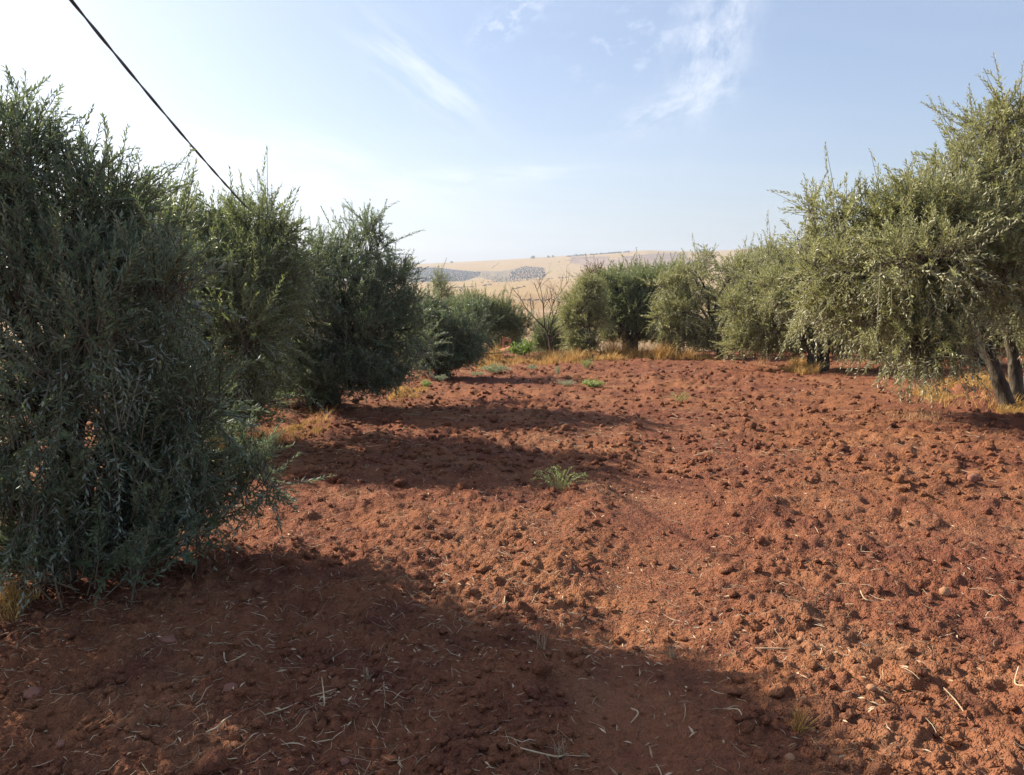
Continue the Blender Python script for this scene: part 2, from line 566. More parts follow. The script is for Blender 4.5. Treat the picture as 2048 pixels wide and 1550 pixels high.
# ------------------------------------------------------------------ clods on the ground
def lump(seed, sub=1, flat=0.7):
    import bmesh
    bm = bmesh.new()
    bmesh.ops.create_icosphere(bm, subdivisions=sub, radius=1.0)
    r = np.random.default_rng(seed)
    V = np.array([v.co[:] for v in bm.verts])
    Fs = np.array([[v.index for v in f.verts] for f in bm.faces])
    bm.free()
    d = 0.62 + 0.75 * v3noise(V + r.uniform(0, 50, 3), 1.3, seed) + 0.35 * (v3noise(V + 9, 3.1, seed + 2) - 0.5)
    V = V * d[:, None] * r.uniform(0.75, 1.2, 3)
    V[:, 2] *= flat
    return V, Fs


def scatter(n, r0, r1, amin=-36, amax=36, p=1.0):
    u = rng.random(n)
    r = (r0 ** (1 - p) + u * (r1 ** (1 - p) - r0 ** (1 - p))) ** (1 / (1 - p)) if p != 1.0 else r0 * (r1 / r0) ** u
    a = np.radians(rng.uniform(amin, amax, n))
    return r * np.sin(a), r * np.cos(a)


protos = [lump(s, 1) for s in range(24)]


def many_lumps(x, y, size, sink=0.25):
    acc_v = []; acc_f = []; n0 = 0
    z = gz(x, y)
    for k in range(len(x)):
        Vp, Fp = protos[rng.integers(len(protos))]
        a = rng.uniform(0, 2 * pi); ca, sa = cos(a), sin(a)
        W = Vp * size[k]
        W = np.stack([W[:, 0] * ca - W[:, 1] * sa + x[k], W[:, 0] * sa + W[:, 1] * ca + y[k], W[:, 2] + z[k] + size[k] * sink], 1)
        acc_v.append(W); acc_f.append(Fp + n0); n0 += len(W)
    return np.concatenate(acc_v), np.concatenate(acc_f)


xs, ys = scatter(7500, 2.0, 14.0)
sz = 0.006 + 0.026 * rng.random(len(xs)) ** 4
keep = (np.abs(track_d(xs, ys)) > 0.28) | (rng.random(len(xs)) < 0.35)
xs, ys, sz = xs[keep], ys[keep], sz[keep]
xf, yf = scatter(6500, 7.0, 34.0, -34, 34, p=1.3)
xs = np.concatenate([xs, xf]); ys = np.concatenate([ys, yf]); sz = np.concatenate([sz, (0.012 + 0.045 * rng.random(len(xf)) ** 2.5) * (0.8 + yf / 40.0)])
Vl, Fl = many_lumps(xs, ys, sz)
obj('soil_crumbs', mesh('soil_crumbs', Vl, Fl, [M_SOIL], False), parent=ground, kind='stuff')
clod_me = []
for s in range(10):
    Vp, Fp = lump(60 + s, 2, 0.72)
    Vp = Vp + nrm(Vp) * ((v3noise(Vp, 3.0, s) - 0.5) * 0.5 + (v3noise(Vp, 7.0, s + 40) - 0.5) * 0.4)[:, None]
    clod_me.append(mesh('clod', Vp, Fp, [M_SOIL], True))
xs, ys = scatter(300, 2.5, 20.0, -30, 34)
for k in range(280):
    x, y = xs[k], ys[k]
    if abs(track_d(x, y)) < 0.3:
        x = x + (0.6 if rng.random() < 0.5 else -0.55)
    s = rng.uniform(0.020, 0.036) * (1 + 0.5 * (y > 6)) + 0.02 * (rng.random() < 0.10)
    o = obj('clod', clod_me[k % 10], parent=ground, loc=(x, y, float(gz(x, y)[0]) + s * 0.22))
    o.scale = (s * rng.uniform(0.8, 1.3), s * rng.uniform(0.8, 1.2), s * rng.uniform(0.7, 1.1))
    o.rotation_euler = (rng.uniform(-.4, .4), rng.uniform(-.4, .4), rng.uniform(0, 6.28))

# ------------------------------------------------------------------ far hillside
HR0, HR1 = 600.0, 2600.0


def ridge_py(px):
    return np.interp(px, [-900, 400, 780, 900, 1000, 1100, 1200, 1290, 1400, 1520, 1700, 2200, 3000],
                     [545, 538, 531, 526, 521, 515, 508, 502, 505, 497, 490, 492, 500])


def hill_z(px, s):
    """s: 0 at the valley foot, 1 on the ridge"""
    D = HR0 * (HR1 / HR0) ** s
    py = 622 + (ridge_py(px) - 622) * s
    x = (px - 1024.0) / F_PX * D
    z = 1.7 + D * (570 - py) / F_PX
    z = z + np.clip(s * (1 - s) * 4, 0, 1) * (2 * (vnoise(x / 160., D / 260., 5) - 0.5) + 6 * (vnoise(x / 420., D / 500., 6) - 0.5))
    return x, D, z, py


hpx = np.concatenate([np.linspace(-700, 680, 20), np.linspace(700, 1720, 420), np.linspace(1750, 2800, 20)])
hs = np.concatenate([np.linspace(-0.12, 1.0, 130), [1.03, 1.1, 1.25]])
HP, HS = np.meshgrid(hpx, hs)
x_, D_, z_, py_ = hill_z(HP.ravel(), np.minimum(HS.ravel(), 1.0))
over = np.maximum(HS.ravel() - 1.0, 0)
k = 1 + over * 1.2
x_, D_ = x_ * k, D_ * k
z_ = z_ - over * 240
low = np.maximum(-HS.ravel(), 0)
z_ = z_ - low * 40
Vh = np.stack([x_, D_, z_], 1)
nc = len(hpx)
ii = np.arange(len(hs) - 1)[:, None] * nc; jj = np.arange(nc - 1)[None, :]
Fh = np.stack([ii + jj, ii + jj + 1, ii + nc + jj + 1, ii + nc + jj], -1).reshape(-1, 4)
# fields, each with its own crop colour
px_, pyy = HP.ravel(), py_
TAN, TAN2, PALE, BROWN, GREY, SCRUB = (0.35, 0.232, 0.088), (0.30, 0.188, 0.070), (0.35, 0.250, 0.118), (0.20, 0.125, 0.085), (0.135, 0.115, 0.10), (0.17, 0.145, 0.095)
fc = np.tile(np.array(TAN), (len(px_), 1))


def setf(mask, col):
    fc[mask] = col


band = 558 - (px_ - 1024) * 0.012
setf(pyy > 588, TAN2)
setf(pyy < band, PALE)
setf((pyy < band) & (pyy < np.interp(px_, [780, 960, 1090], [534, 541, 531])), TAN)
orch1 = (px_ > 300) & (px_ < 965) & (pyy > np.interp(px_, [300, 780, 860, 965], [540, 533.5, 534, 544])) & (pyy < np.interp(px_, [300, 800, 930, 965], [572, 562, 561, 550]))
setf(orch1, GREY)
scr = (px_ > 958) & (px_ < 1040) & (pyy > np.interp(px_, [958, 1000, 1040], [541, 543, 536])) & (pyy < np.interp(px_, [958, 1000, 1040], [552, 563, 560]))
setf(scr, SCRUB)
orch2 = (px_ >= 1015) & (px_ < 1091) & (pyy > np.interp(px_, [1015, 1050, 1091], [545, 532, 536])) & (pyy < np.interp(px_, [1015, 1091], [560, 555]))
setf(orch2, (0.25, 0.18, 0.125))
setf((px_ > 1140) & (px_ < 1215) & (pyy < 528) & (pyy > 514), BROWN)
setf((px_ > 1160) & (px_ < 1420) & (pyy < 534) & (pyy > 519), (0.26, 0.17, 0.12))
setf((px_ > 1240) & (px_ < 1370) & (pyy < 520) & (pyy > np.interp(px_, [1240, 1310, 1370], [514, 508, 506.5])), BROWN)
setf((px_ > 1500) & (pyy < 520), (0.24, 0.20, 0.13))
mh, t = material('hillside_fields')
att = t.n('ShaderNodeAttribute', attribute_name='field_colour')
posn = t.n('ShaderNodeNewGeometry').outputs['Position']
rows = t.n('ShaderNodeMapping', {0: posn, 2: (0, 0, 0.12), 3: (1.0, 0.08, 0.2)}).outputs[0]
v1 = t.noise(posn, 0.012, 4.0, 0.6)
v2 = t.noise(rows, 0.10, 3.0, 0.6)
cc = t.mix(t.math('MULTIPLY', t.ramp(v1, 0.4, 0.68), 0.35), att.outputs['Color'], (0.25, 0.15, 0.08))
cc = t.mix(t.math('MULTIPLY', t.ramp(v2, 0.45, 0.7), 0.30), cc, (0.42, 0.31, 0.16))
t.n('ShaderNodeOutputMaterial', {'Surface': t.n('ShaderNodeBsdfPrincipled', {'Base Color': cc, 'Roughness': 0.95, 'Specular IOR Level': 0.05}).outputs[0]})
me = mesh('hillside', Vh, Fh, [mh], True)
ca = me.color_attributes.new('field_colour', 'FLOAT_COLOR', 'POINT')
ca.data.foreach_set('color', np.concatenate([fc, np.ones((len(fc), 1))], 1).astype(np.float32).ravel())
obj('hillside', me, kind='structure', label='pale straw-coloured far hillside of harvested fields')

M_FAROLIVE = mat_plain('far_olive_foliage', (0.035, 0.045, 0.035), (0.07, 0.08, 0.06), 0.4, 0.9, island=True)
M_FARSCRUB = mat_plain('far_scrub', (0.11, 0.075, 0.045), (0.16, 0.115, 0.07), 0.4, 0.9, island=True)


def s_of(px, py):
    return (622 - py) / (622 - ridge_py(px))


def far_bushes(name, pts, size, mat, label, cat):
    a = Acc()
    for (x, y, z) in pts:
        Vp, Fp = protos[rng.integers(len(protos))]
        s = size * rng.uniform(0.7, 1.25)
        a.add(Vp * np.array([s, s, s * 1.1]) + np.array([x, y, z + s * 0.45]), Fp)
    return obj(name, a.mesh(name, [mat], True), kind='stuff', label=label, cat=cat)


def orchard(inside, box, sp):
    out = []
    x0, D0, _, _ = hill_z(np.array([box[0]]), np.array([s_of(box[0], box[3])]))
    x1, D1, _, _ = hill_z(np.array([box[1]]), np.array([s_of(box[1], box[2])]))
    for D in np.arange(D0[0], D1[0], sp):
        xa = (box[0] - 1024) / F_PX * D; xb = (box[1] - 1024) / F_PX * D
        for x in np.arange(math.floor((xa - 0.25 * (D - D0[0])) / sp) * sp, xb - 0.25 * (D - D0[0]), sp):
            xx = x + rng.normal(0, .9) + 0.25 * (D - D0[0]); dd = D + rng.normal(0, 1.0)
            px = 1024 + F_PX * xx / dd
            s = math.log(dd / HR0) / math.log(HR1 / HR0)
            xq, Dq, zq, py = hill_z(np.array([px]), np.array([s]))
            if inside(px, py[0]) and rng.random() < 0.93:
                out.append((xx, dd, zq[0]))
    return out


in1 = lambda px, py: 300 < px < 962 and np.interp(px, [300, 780, 860, 965], [541, 534, 535, 545]) < py < np.interp(px, [300, 800, 930, 965], [571, 561, 560, 549])
in2 = lambda px, py: 1018 < px < 1089 and np.interp(px, [1015, 1050, 1091], [546, 533, 537]) < py < np.interp(px, [1015, 1091], [559, 554])
far_bushes('orchard_trees', orchard(in1, (740, 965, 532, 573), 8.5), 1.5, M_FAROLIVE, 'blue-grey orchard grid on the far slope beside the dense olive row', 'orchard')
far_bushes('orchard_trees', orchard(in2, (1015, 1091, 531, 561), 11.0), 1.7, M_FAROLIVE, 'small dotted orchard patch mid-slope below the pale ridge field', 'orchard')


def along(pts, n, jit):
    pts = np.array(pts, float)
    t = rng.uniform(0, len(pts) - 1, n)
    px = np.interp(t, np.arange(len(pts)), pts[:, 0]) + rng.normal(0, jit[0], n)
    py = np.interp(t, np.arange(len(pts)), pts[:, 1]) + rng.normal(0, jit[1], n)
    out = []
    for a, b in zip(px, py):
        x, D, z, _ = hill_z(np.array([a]), np.array([min(s_of(a, b), 0.99)]))
        out.append((x[0], D[0], z[0]))
    return out


scrub = []
scrub += along([(890, 604), (990, 602), (1080, 601), (1200, 598)], 90, (1, 0.3))
scrub += along([(955, 564), (1030, 560), (1095, 557), (1160, 553)], 80, (1, 0.3))
scrub += along([(960, 552), (985, 556), (1010, 560), (1035, 555)], 90, (8, 3))
scrub += along([(905, 573), (930, 574), (945, 572)], 24, (3, 0.6))
scrub += along([(895, 572), (925, 577), (915, 583)], 18, (2, 0.6))
scrub += along([(1005, 584), (1030, 577), (1050, 572)], 26, (2, 0.5))
scrub += along([(965, 570), (985, 567)], 16, (2, 0.6))
scrub += along([(985, 536), (1000, 526)], 20, (1, 0.5))
scrub += along([(1140, 519), (1180, 516), (1240, 517), (1290, 511)], 50, (1, 0.3))
scrub += along([(1095, 529), (1140, 521)], 14, (1, 0.4))
far_bushes('hillside_scrub', scrub, 1.15, M_FARSCRUB, 'dark scrub along field edges and gullies of the far hillside', 'scrub')

# ------------------------------------------------------------------ olive trees
def px_lobes(lst, Y0):
    """crown lobes given by where they stand in the picture: centre, half-sizes (px) and how much nearer/farther than Y0"""
    out = []
    for (px, py, rx, ry, dY) in lst:
        Y = Y0 + dY
        if Y0 > 20:            # shoots reach well above the lobes of the farther trees
            py = py + 0.34 * max(0.0, 640 - py) * 0.5
        c = P(px, py, Y)
        a = rx * Y / F_PX; b = ry * Y / F_PX
        out.append((c, np.array([a, (a + b) * 0.6, b])))
    return out


def shoots_for(lobes, n, length, seed, base, upness=0.6, droop=0.5, gap=0.42, ground_clear=0.08):
    r = np.random.default_rng(seed)
    area = np.array([(l[1][0] * l[1][2] + l[1][0] * l[1][1] + l[1][1] * l[1][2]) for l in lobes])
    area = area ** 0.85
    pick = r.choice(len(lobes), int(n * 2.3), p=area / area.sum())
    C = np.array([lobes[i][0] for i in pick]); Rr = np.array([lobes[i][1] for i in pick])
    d = nrm(r.normal(size=(len(pick), 3)))
    f = 0.30 + 0.70 * r.random(len(pick)) ** 0.55
    p0 = C + d * Rr * f[:, None] * 0.86
    out = nrm(d / Rr)
    k = np.clip(d[:, 2], -1, 1)
    up = np.where(k > -0.1, upness, -droop * np.clip(-k, 0, 1) + 0.1)
    dirv = nrm(out * 0.75 + np.array([0, 0, 1.0]) * up[:, None] + r.normal(size=d.shape) * 0.30)
    noise_gap = v3noise(p0, 2.4 / max(length / 0.35, 0.6), seed)
    keep = (noise_gap > gap) | (r.random(len(pick)) < 0.25)
    # thin out what lies deep inside other lobes
    deep = np.zeros(len(pick), bool)
    for c, R_ in lobes:
        deep |= (np.sum(((p0 - c) / R_) ** 2, 1) < 0.22)
    keep &= ~(deep & (r.random(len(pick)) < 0.6))
    p0, dirv, k = p0[keep][:n], dirv[keep][:n], k[keep][:n]
    ln = length * r.uniform(0.55, 1.15, len(p0)) * (1 + 0.75 * (r.random(len(p0)) < 0.10))
    g = gbase(p0[:, 0], p0[:, 1])
    tipz = p0[:, 2] + dirv[:, 2] * ln - 0.25 * ln
    low_ = tipz < g + ground_clear + 0.04
    dirv[low_, 2] = np.abs(dirv[low_, 2]) * 0.4 + 0.08
    dirv = nrm(dirv)
    ok = p0[:, 2] > g + ground_clear
    return p0[ok], dirv[ok], ln[ok], r


def foliage(p0, dirv, ln, r, leaf, spacing, wratio=0.24, bend=0.36, kpts=3, far=False):
    """twig tubes and paired leaves along each shoot"""
    n = len(p0)
    side = nrm(np.cross(dirv, r.normal(size=dirv.shape)))
    bnd = (side * 0.5 + np.array([0, 0, -1.0]) * r.uniform(-0.2, 1.0, n)[:, None]) * bend
    def at(s):        # s (n,m) in 0..1
        return p0[:, None] + dirv[:, None] * (ln[:, None] * s)[..., None] + bnd[:, None] * (ln[:, None] * s * s)[..., None]
    s = np.tile(np.linspace(-0.25, 0.97, kpts), (n, 1))
    path = at(s)
    rad = np.linspace(1.0, 0.35, kpts)[None] * (0.0035 + 0.004 * ln)[:, None]
    TV, TF = tubes(path, rad, 3)
    m = int(np.max(ln) / spacing)
    idx = (np.arange(m)[None] + r.random((n, 1))) * spacing / ln[:, None]
    val = (idx < 1.0) & (idx > 0.04)
    pos = at(np.clip(idx, 0, 1))
    tan = nrm(dirv[:, None] + 2 * bnd[:, None] * np.clip(idx, 0, 1)[..., None])
    a0 = r.uniform(0, 2 * pi, (n, 1)) + np.arange(m)[None] * (pi / 2) + r.normal(0, .35, (n, m))
    u = nrm(np.cross(tan, np.array([0.31, 0.22, 0.92])))
    vv = np.cross(tan, u)
    Pb, Dd, Nn, Lf = [], [], [], []
    for sg in (0.0, pi):
        ph = a0 + sg + r.normal(0, .25, (n, m))
        rad_ = u * np.cos(ph)[..., None] + vv * np.sin(ph)[..., None]
        op = np.radians(r.uniform(28, 68, (n, m))) * (1 - 0.35 * np.clip(idx, 0, 1))
        D = nrm(tan * np.cos(op)[..., None] + rad_ * np.sin(op)[..., None])
        N = nrm(tan * np.sin(op)[..., None] - rad_ * np.cos(op)[..., None] + r.normal(0, .35, (n, m, 3)) + np.array([0, 0, 0.25]))
        L = leaf * r.uniform(0.62, 1.12, (n, m)) * (1 - 0.35 * np.clip(idx, 0, 1) ** 2)
        v_ = val & (r.random((n, m)) < 0.93)
        Pb.append(pos[v_]); Dd.append(D[v_]); Nn.append(N[v_]); Lf.append(L[v_])
    Pb = np.concatenate(Pb); Dd = np.concatenate(Dd); Nn = np.concatenate(Nn); Lf = np.concatenate(Lf)
    LV, LF = leaves_geo(Pb, Dd, Nn, Lf, Lf * wratio * r.uniform(0.8, 1.2, len(Lf)), droop=0.06)
    return (TV, TF), (LV, LF)


NLEAF = 0


def olive(name, label, group, base, lobes, n_shoots, length, leaf, spacing, trunks, seed, mat, cat='olive tree',
          upness=0.6, droop=0.5, gap=0.42, wratio=0.29, limbs=True, trunk_r=0.1, fork_h=0.55, clear=0.08):
    """a thing: trunk(s), limbs, twigs and crown"""
    global NLEAF
    base = np.array(base, float)
    root = obj(name, None, loc=base, label=label, cat=cat, group=group)
    root.empty_display_size = 0.3
    r = np.random.default_rng(seed + 1000)
    forks = []
    for k, tr in enumerate(trunks):
        pts = np.array([base + np.array(q) for q in tr])
        pts[0, 2] = base[2] - 0.12
        rads = trunk_r * np.linspace(1.25, 0.72, len(pts)); rads[0] *= 1.5
        V, F = one_tube(pts, rads, 14, 0.9, seed + k, 9)
        obj('trunk', mesh('trunk', V - base, F, [M_BARK]), parent=root)
        forks.append((pts[-1], rads[-1]))
    if limbs:
        for i, (c, R_) in enumerate(lobes):
            fk, fr_ = forks[int(np.argmin([np.linalg.norm(f[0][:2] - c[:2]) for f in forks]))]
            mid = fk * 0.5 + c * 0.5 + np.array([r.normal(0, .05), r.normal(0, .05), 0.10 * np.linalg.norm(c - fk) * (1 if c[2] > fk[2] else 0.6)])
            end = c + nrm(c - fk) * R_.mean() * 0.35
            sc_ = trunk_r / 0.1
            a = Acc()
            V, F = one_tube([fk - np.array([0, 0, .03]), mid, c, end], np.array([0.055, 0.04, 0.024, 0.010]) * sc_ * (min(1.0, .45 + R_.mean()) if R_.mean() > 0.29 else 0.3), 7, 0.3, seed + 10 + i, 5)
            a.add(V, F)
            nb = 6
            st = mid * 0.35 + c * 0.65
            d = nrm(r.normal(size=(nb, 3)) + np.array([0, 0, 0.35]))
            for q in range(nb):
                s0 = mid + (c - mid) * r.uniform(0.2, 1.0)
                e = c + d[q] * R_ * 0.6
                if e[2] < gbase(e[0], e[1]) + clear:
                    continue
                V, F = one_tube([s0, s0 * 0.45 + e * 0.55 + r.normal(0, .04, 3), e], np.array([0.018, 0.012, 0.005]) * sc_, 5, 0.0, 0, 3)
                a.add(V, F)
            obj('limb', a.mesh('limb', [M_BARK], off=base), parent=root)
    knobs = []
    for (c, R_) in lobes:
        for d in nrm(r.normal(size=(3, 3)) * np.array([1, .8, .8]) + np.array([0, 0, .15])):
            knobs.append((c + d * R_ * r.uniform(.75, 1.0), R_ * r.uniform(.28, .48)))
    lobes = [(c, R_ * 0.88) for c, R_ in lobes] + knobs
    p0, dv, ln, rs = shoots_for(lobes, n_shoots, length, seed, base, upness, droop, gap, clear)
    (TV, TF), (LV, LF) = foliage(p0, dv, ln, rs, leaf, spacing, wratio, kpts=3 if leaf < 0.08 else 2)
    NLEAF += len(LF) // 2
    obj('twigs', mesh('twigs', TV - base, TF, [M_TWIG], True), parent=root, kind='stuff')
    obj('crown', mesh('crown', LV - base, LF, [mat], False), parent=root, kind='stuff')
    return root


LEFT = 'olive trees of the shaded row'
RIGHT = 'olive trees of the sunlit row'

# --- shaded row, from the nearest one back
b = B(120, 4.6)
L1 = olive('olive_tree', 'largest dark olive tree rising beside the cable, its foliage sweeping to the ground', LEFT, b,
           px_lobes([(10, 370, 165, 170, .2), (40, 300, 80, 70, .2), (150, 450, 130, 130, .1), (215, 430, 50, 60, .2), (200, 600, 160, 130, -.2), (60, 640, 210, 190, -.3), (-180, 520, 190, 240, .2),
                     (240, 770, 170, 150, -.1), (70, 850, 220, 170, -.5), (330, 900, 130, 120, .2), (470, 960, 80, 55, .3), (220, 1000, 180, 110, -.3),
                     (-150, 850, 220, 260, 0), (90, 1090, 130, 70, -.2), (400, 1020, 90, 50, .2), (280, 540, 70, 90, .4), (150, 1130, 150, 60, -.5), (-20, 1040, 130, 110, -.6), (280, 1090, 110, 50, -.2)], 4.5) + [(np.array([-4.3, 3.7, 1.35]), np.array([.8, .7, .9])), (np.array([-4.1, 4.6, 2.0]), np.array([.8, .8, .8]))],
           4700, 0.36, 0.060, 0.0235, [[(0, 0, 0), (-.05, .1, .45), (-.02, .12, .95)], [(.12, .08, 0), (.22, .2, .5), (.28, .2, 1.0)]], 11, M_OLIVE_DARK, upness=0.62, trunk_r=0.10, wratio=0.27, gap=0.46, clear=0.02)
b = B(400, 8.6)
L2 = olive('olive_tree', 'olive tree with light green outer sprays, half hidden behind the largest dark one', LEFT, b,
           px_lobes([(400, 530, 80, 80, .3), (515, 480, 50, 75, .6), (470, 590, 95, 85, 0), (370, 660, 100, 100, -.2), (475, 690, 75, 90, -.3),
                     (290, 600, 110, 120, .3), (430, 780, 85, 55, -.2), (530, 560, 50, 60, .3), (330, 780, 90, 60, 0), (560, 500, 30, 50, .6), (500, 790, 60, 50, -.2), (340, 520, 80, 80, .2), (540, 640, 45, 90, .2), (280, 720, 90, 120, .2), (240, 560, 90, 110, .4), (450, 830, 80, 40, 0), (480, 470, 70, 60, 1.3), (400, 520, 80, 80, 1.4), (520, 600, 60, 80, 1.2), (575, 540, 40, 50, .8), (340, 480, 60, 60, .5)], 8.4),
           4000, 0.42, 0.080, 0.031, [[(0, 0, 0), (.08, .05, .5), (.05, .1, 1.0)]], 22, M_OLIVE, upness=0.75, trunk_r=0.09, clear=0.10)
b = B(655, 11.8)
L3 = olive('olive_tree', 'dense deep green olive tree whose skirt of leaves nearly touches the soil', LEFT, b,
           px_lobes([(640, 530, 55, 70, 0), (740, 500, 45, 45, .4), (700, 580, 90, 75, 0), (620, 650, 80, 85, -.3), (715, 670, 85, 85, -.3),
                     (785, 570, 36, 55, .5), (800, 660, 50, 65, .2), (660, 740, 90, 50, -.2), (760, 730, 60, 45, 0), (600, 740, 50, 50, 0), (690, 500, 30, 40, .3), (620, 780, 75, 40, -.4), (700, 770, 70, 40, -.3), (570, 700, 55, 70, .1), (825, 620, 25, 50, .6), (540, 620, 60, 80, .2), (530, 760, 60, 55, .3), (840, 700, 35, 50, .8), (590, 520, 50, 60, .2), (590, 600, 60, 70, -.1)], 11.6),
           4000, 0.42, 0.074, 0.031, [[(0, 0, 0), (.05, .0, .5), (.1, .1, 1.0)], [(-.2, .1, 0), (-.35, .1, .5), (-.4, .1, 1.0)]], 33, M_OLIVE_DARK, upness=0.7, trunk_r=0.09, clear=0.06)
b = B(880, 16.6)
L4 = olive('olive_tree', 'low round dark olive tree standing over pale green weeds', LEFT, b,
           px_lobes([(870, 660, 55, 40, 0), (920, 670, 40, 40, .3), (840, 690, 45, 50, 0), (900, 710, 55, 35, 0), (930, 630, 25, 25, .8), (860, 640, 25, 30, .3), (825, 640, 22, 40, .5), (880, 730, 60, 25, -.1), (930, 700, 35, 40, 0)], 16.5),
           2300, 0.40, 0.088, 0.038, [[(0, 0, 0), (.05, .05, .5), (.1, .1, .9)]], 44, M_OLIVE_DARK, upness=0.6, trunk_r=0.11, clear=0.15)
b = B(985, 25.2)
L5 = olive('olive_tree', 'dark olive tree with feathery bright top above the clay ruin', LEFT, b,
           px_lobes([(955, 620, 35, 26, 0), (1000, 632, 32, 28, .3), (970, 650, 50, 30, 0), (1030, 650, 30, 26, .6), (935, 655, 30, 30, 0), (1040, 660, 24, 20, .6), (940, 675, 28, 20, 0)], 25.0),
           2000, 0.48, 0.11, 0.050, [[(0, 0, 0), (-.12, .05, .5), (-.3, .1, .9)]], 55, M_OLIVE, upness=1.1, trunk_r=0.10, clear=0.6)

# --- sunlit row
b = B(2040, 11.0)
R1 = olive('olive_tree', 'tallest silvery olive tree, its leaning trunk rising from golden grass', RIGHT, b,
           px_lobes([(1985, 325, 95, 85, 0), (2070, 350, 90, 100, .4), (1910, 370, 80, 70, 0), (1850, 420, 85, 50, -.4), (1780, 465, 70, 50, 0), (1710, 545, 95, 80, -.2),
                     (1850, 520, 120, 90, -.8), (1980, 470, 120, 110, -.4), (2080, 520, 100, 130, 0), (1720, 640, 85, 55, .2), (1830, 630, 90, 60, -.6), (1885, 695, 75, 45, -1.0),
                     (1655, 430, 32, 45, .3), (1610, 480, 28, 42, .6), (1690, 430, 34, 40, .2), (1690, 470, 40, 50, .4), (1955, 565, 80, 50, 0), (2110, 590, 60, 60, .4), (1660, 570, 60, 60, .3), (1985, 262, 55, 40, 0), (1870, 640, 80, 50, -.3), (1840, 700, 80, 40, -.9), (1640, 620, 50, 40, .6), (2045, 280, 55, 60, .2)], 10.6),
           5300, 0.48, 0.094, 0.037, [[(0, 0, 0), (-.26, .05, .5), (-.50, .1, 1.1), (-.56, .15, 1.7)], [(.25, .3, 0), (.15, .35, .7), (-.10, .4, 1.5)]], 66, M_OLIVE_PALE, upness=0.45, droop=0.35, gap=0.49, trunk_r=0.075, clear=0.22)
b = B(1638, 18.0)
R2 = olive('olive_tree', 'olive tree with a forked trunk and dark hollow beneath its crown', RIGHT, b,
           px_lobes([(1590, 570, 55, 55, 0), (1650, 560, 55, 55, .3), (1600, 640, 60, 40, .4), (1545, 650, 50, 50, 0), (1700, 620, 60, 55, 0), (1730, 670, 55, 38, -.4),
                     (1540, 700, 35, 18, .5), (1560, 520, 30, 30, .4), (1680, 690, 40, 22, -.4), (1500, 620, 45, 50, .6), (1620, 690, 60, 25, .8), (1770, 640, 60, 50, .2), (1790, 700, 50, 30, 0), (1520, 560, 40, 45, .6), (1600, 540, 60, 40, 0), (1490, 690, 35, 25, .3), (1560, 590, 60, 50, 0), (1640, 600, 60, 50, 0), (1700, 560, 50, 40, .4)], 18.2),
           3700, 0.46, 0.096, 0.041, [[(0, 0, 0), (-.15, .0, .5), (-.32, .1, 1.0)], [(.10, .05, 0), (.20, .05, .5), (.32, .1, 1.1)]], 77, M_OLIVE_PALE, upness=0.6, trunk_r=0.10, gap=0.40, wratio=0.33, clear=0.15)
b = B(1445, 24.5)
R3 = olive('olive_tree', 'wide pale olive tree with a thin slanting trunk and low hanging skirts', RIGHT, b,
           px_lobes([(1395, 555, 45, 42, 0), (1450, 560, 45, 45, .4), (1360, 620, 36, 40, 0), (1425, 620, 55, 45, -.3), (1480, 610, 45, 50, .2), (1350, 665, 32, 28, 0), (1405, 675, 40, 26, -.2), (1490, 670, 45, 30, .2), (1515, 545, 42, 45, 1.2), (1350, 570, 40, 40, .4), (1440, 690, 50, 22, 0), (1540, 660, 45, 45, .6), (1330, 640, 25, 36, 0), (1390, 520, 40, 26, .3), (1470, 525, 50, 30, .6)], 24.5),
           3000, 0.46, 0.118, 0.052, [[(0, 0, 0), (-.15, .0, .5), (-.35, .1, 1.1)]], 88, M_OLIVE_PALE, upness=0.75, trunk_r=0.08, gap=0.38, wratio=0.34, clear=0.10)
b = B(1255, 27.5)
M1 = olive('olive_tree', 'round-headed olive tree with a stout dark trunk amid golden grass', RIGHT, b,
           px_lobes([(1240, 575, 35, 32, 0), (1290, 575, 38, 34, .2), (1265, 620, 52, 38, -.2), (1225, 650, 30, 30, 0), (1300, 640, 32, 34, 0), (1265, 665, 40, 20, .2), (1320, 590, 24, 34, .5), (1215, 600, 28, 34, .2), (1265, 555, 46, 26, 0), (1235, 672, 30, 18, -.2), (1295, 672, 30, 20, -.2), (1270, 645, 50, 35, .5), (1222, 560, 28, 28, .3), (1312, 556, 36, 28, .6), (1210, 620, 22, 30, .3)], 28.0),
           2800, 0.48, 0.120, 0.056, [[(0, 0, 0), (.0, .0, .5), (-.1, .05, 1.0)], [(.1, .1, 0), (.25, .1, .5), (.4, .1, 1.0)]], 99, M_OLIVE, upness=0.8, trunk_r=0.15, gap=0.38, wratio=0.34, clear=0.30)
b = B(1176, 25.5)
M2 = olive('olive_tree', 'slim bushy olive tree beside the bare tree, leafy down to the grass', RIGHT, b,
           px_lobes([(1170, 590, 30, 38, 0), (1165, 650, 30, 36, 0), (1178, 690, 16, 24, -.3), (1195, 620, 22, 36, .2), (1150, 625, 20, 34, .2), (1180, 570, 26, 22, .2), (1160, 690, 26, 20, 0)], 26.0),
           1700, 0.42, 0.110, 0.052, [[(0, 0, 0), (.05, .0, .5), (.0, .05, 1.0)]], 111, M_OLIVE_PALE, upness=0.6, trunk_r=0.09, clear=0.05)
print('olive leaves', NLEAF)

# trees standing farther back: copies of the kinds above, each its own thing
def back(src, px, Y, rz, sc, label, group, dz=0.0):
    x = (px - 1024.0) / F_PX * Y
    z = float(gz(x, Y)[0]) + dz
    return copy_tree(src, (x, Y, z), rz, sc, label, group)


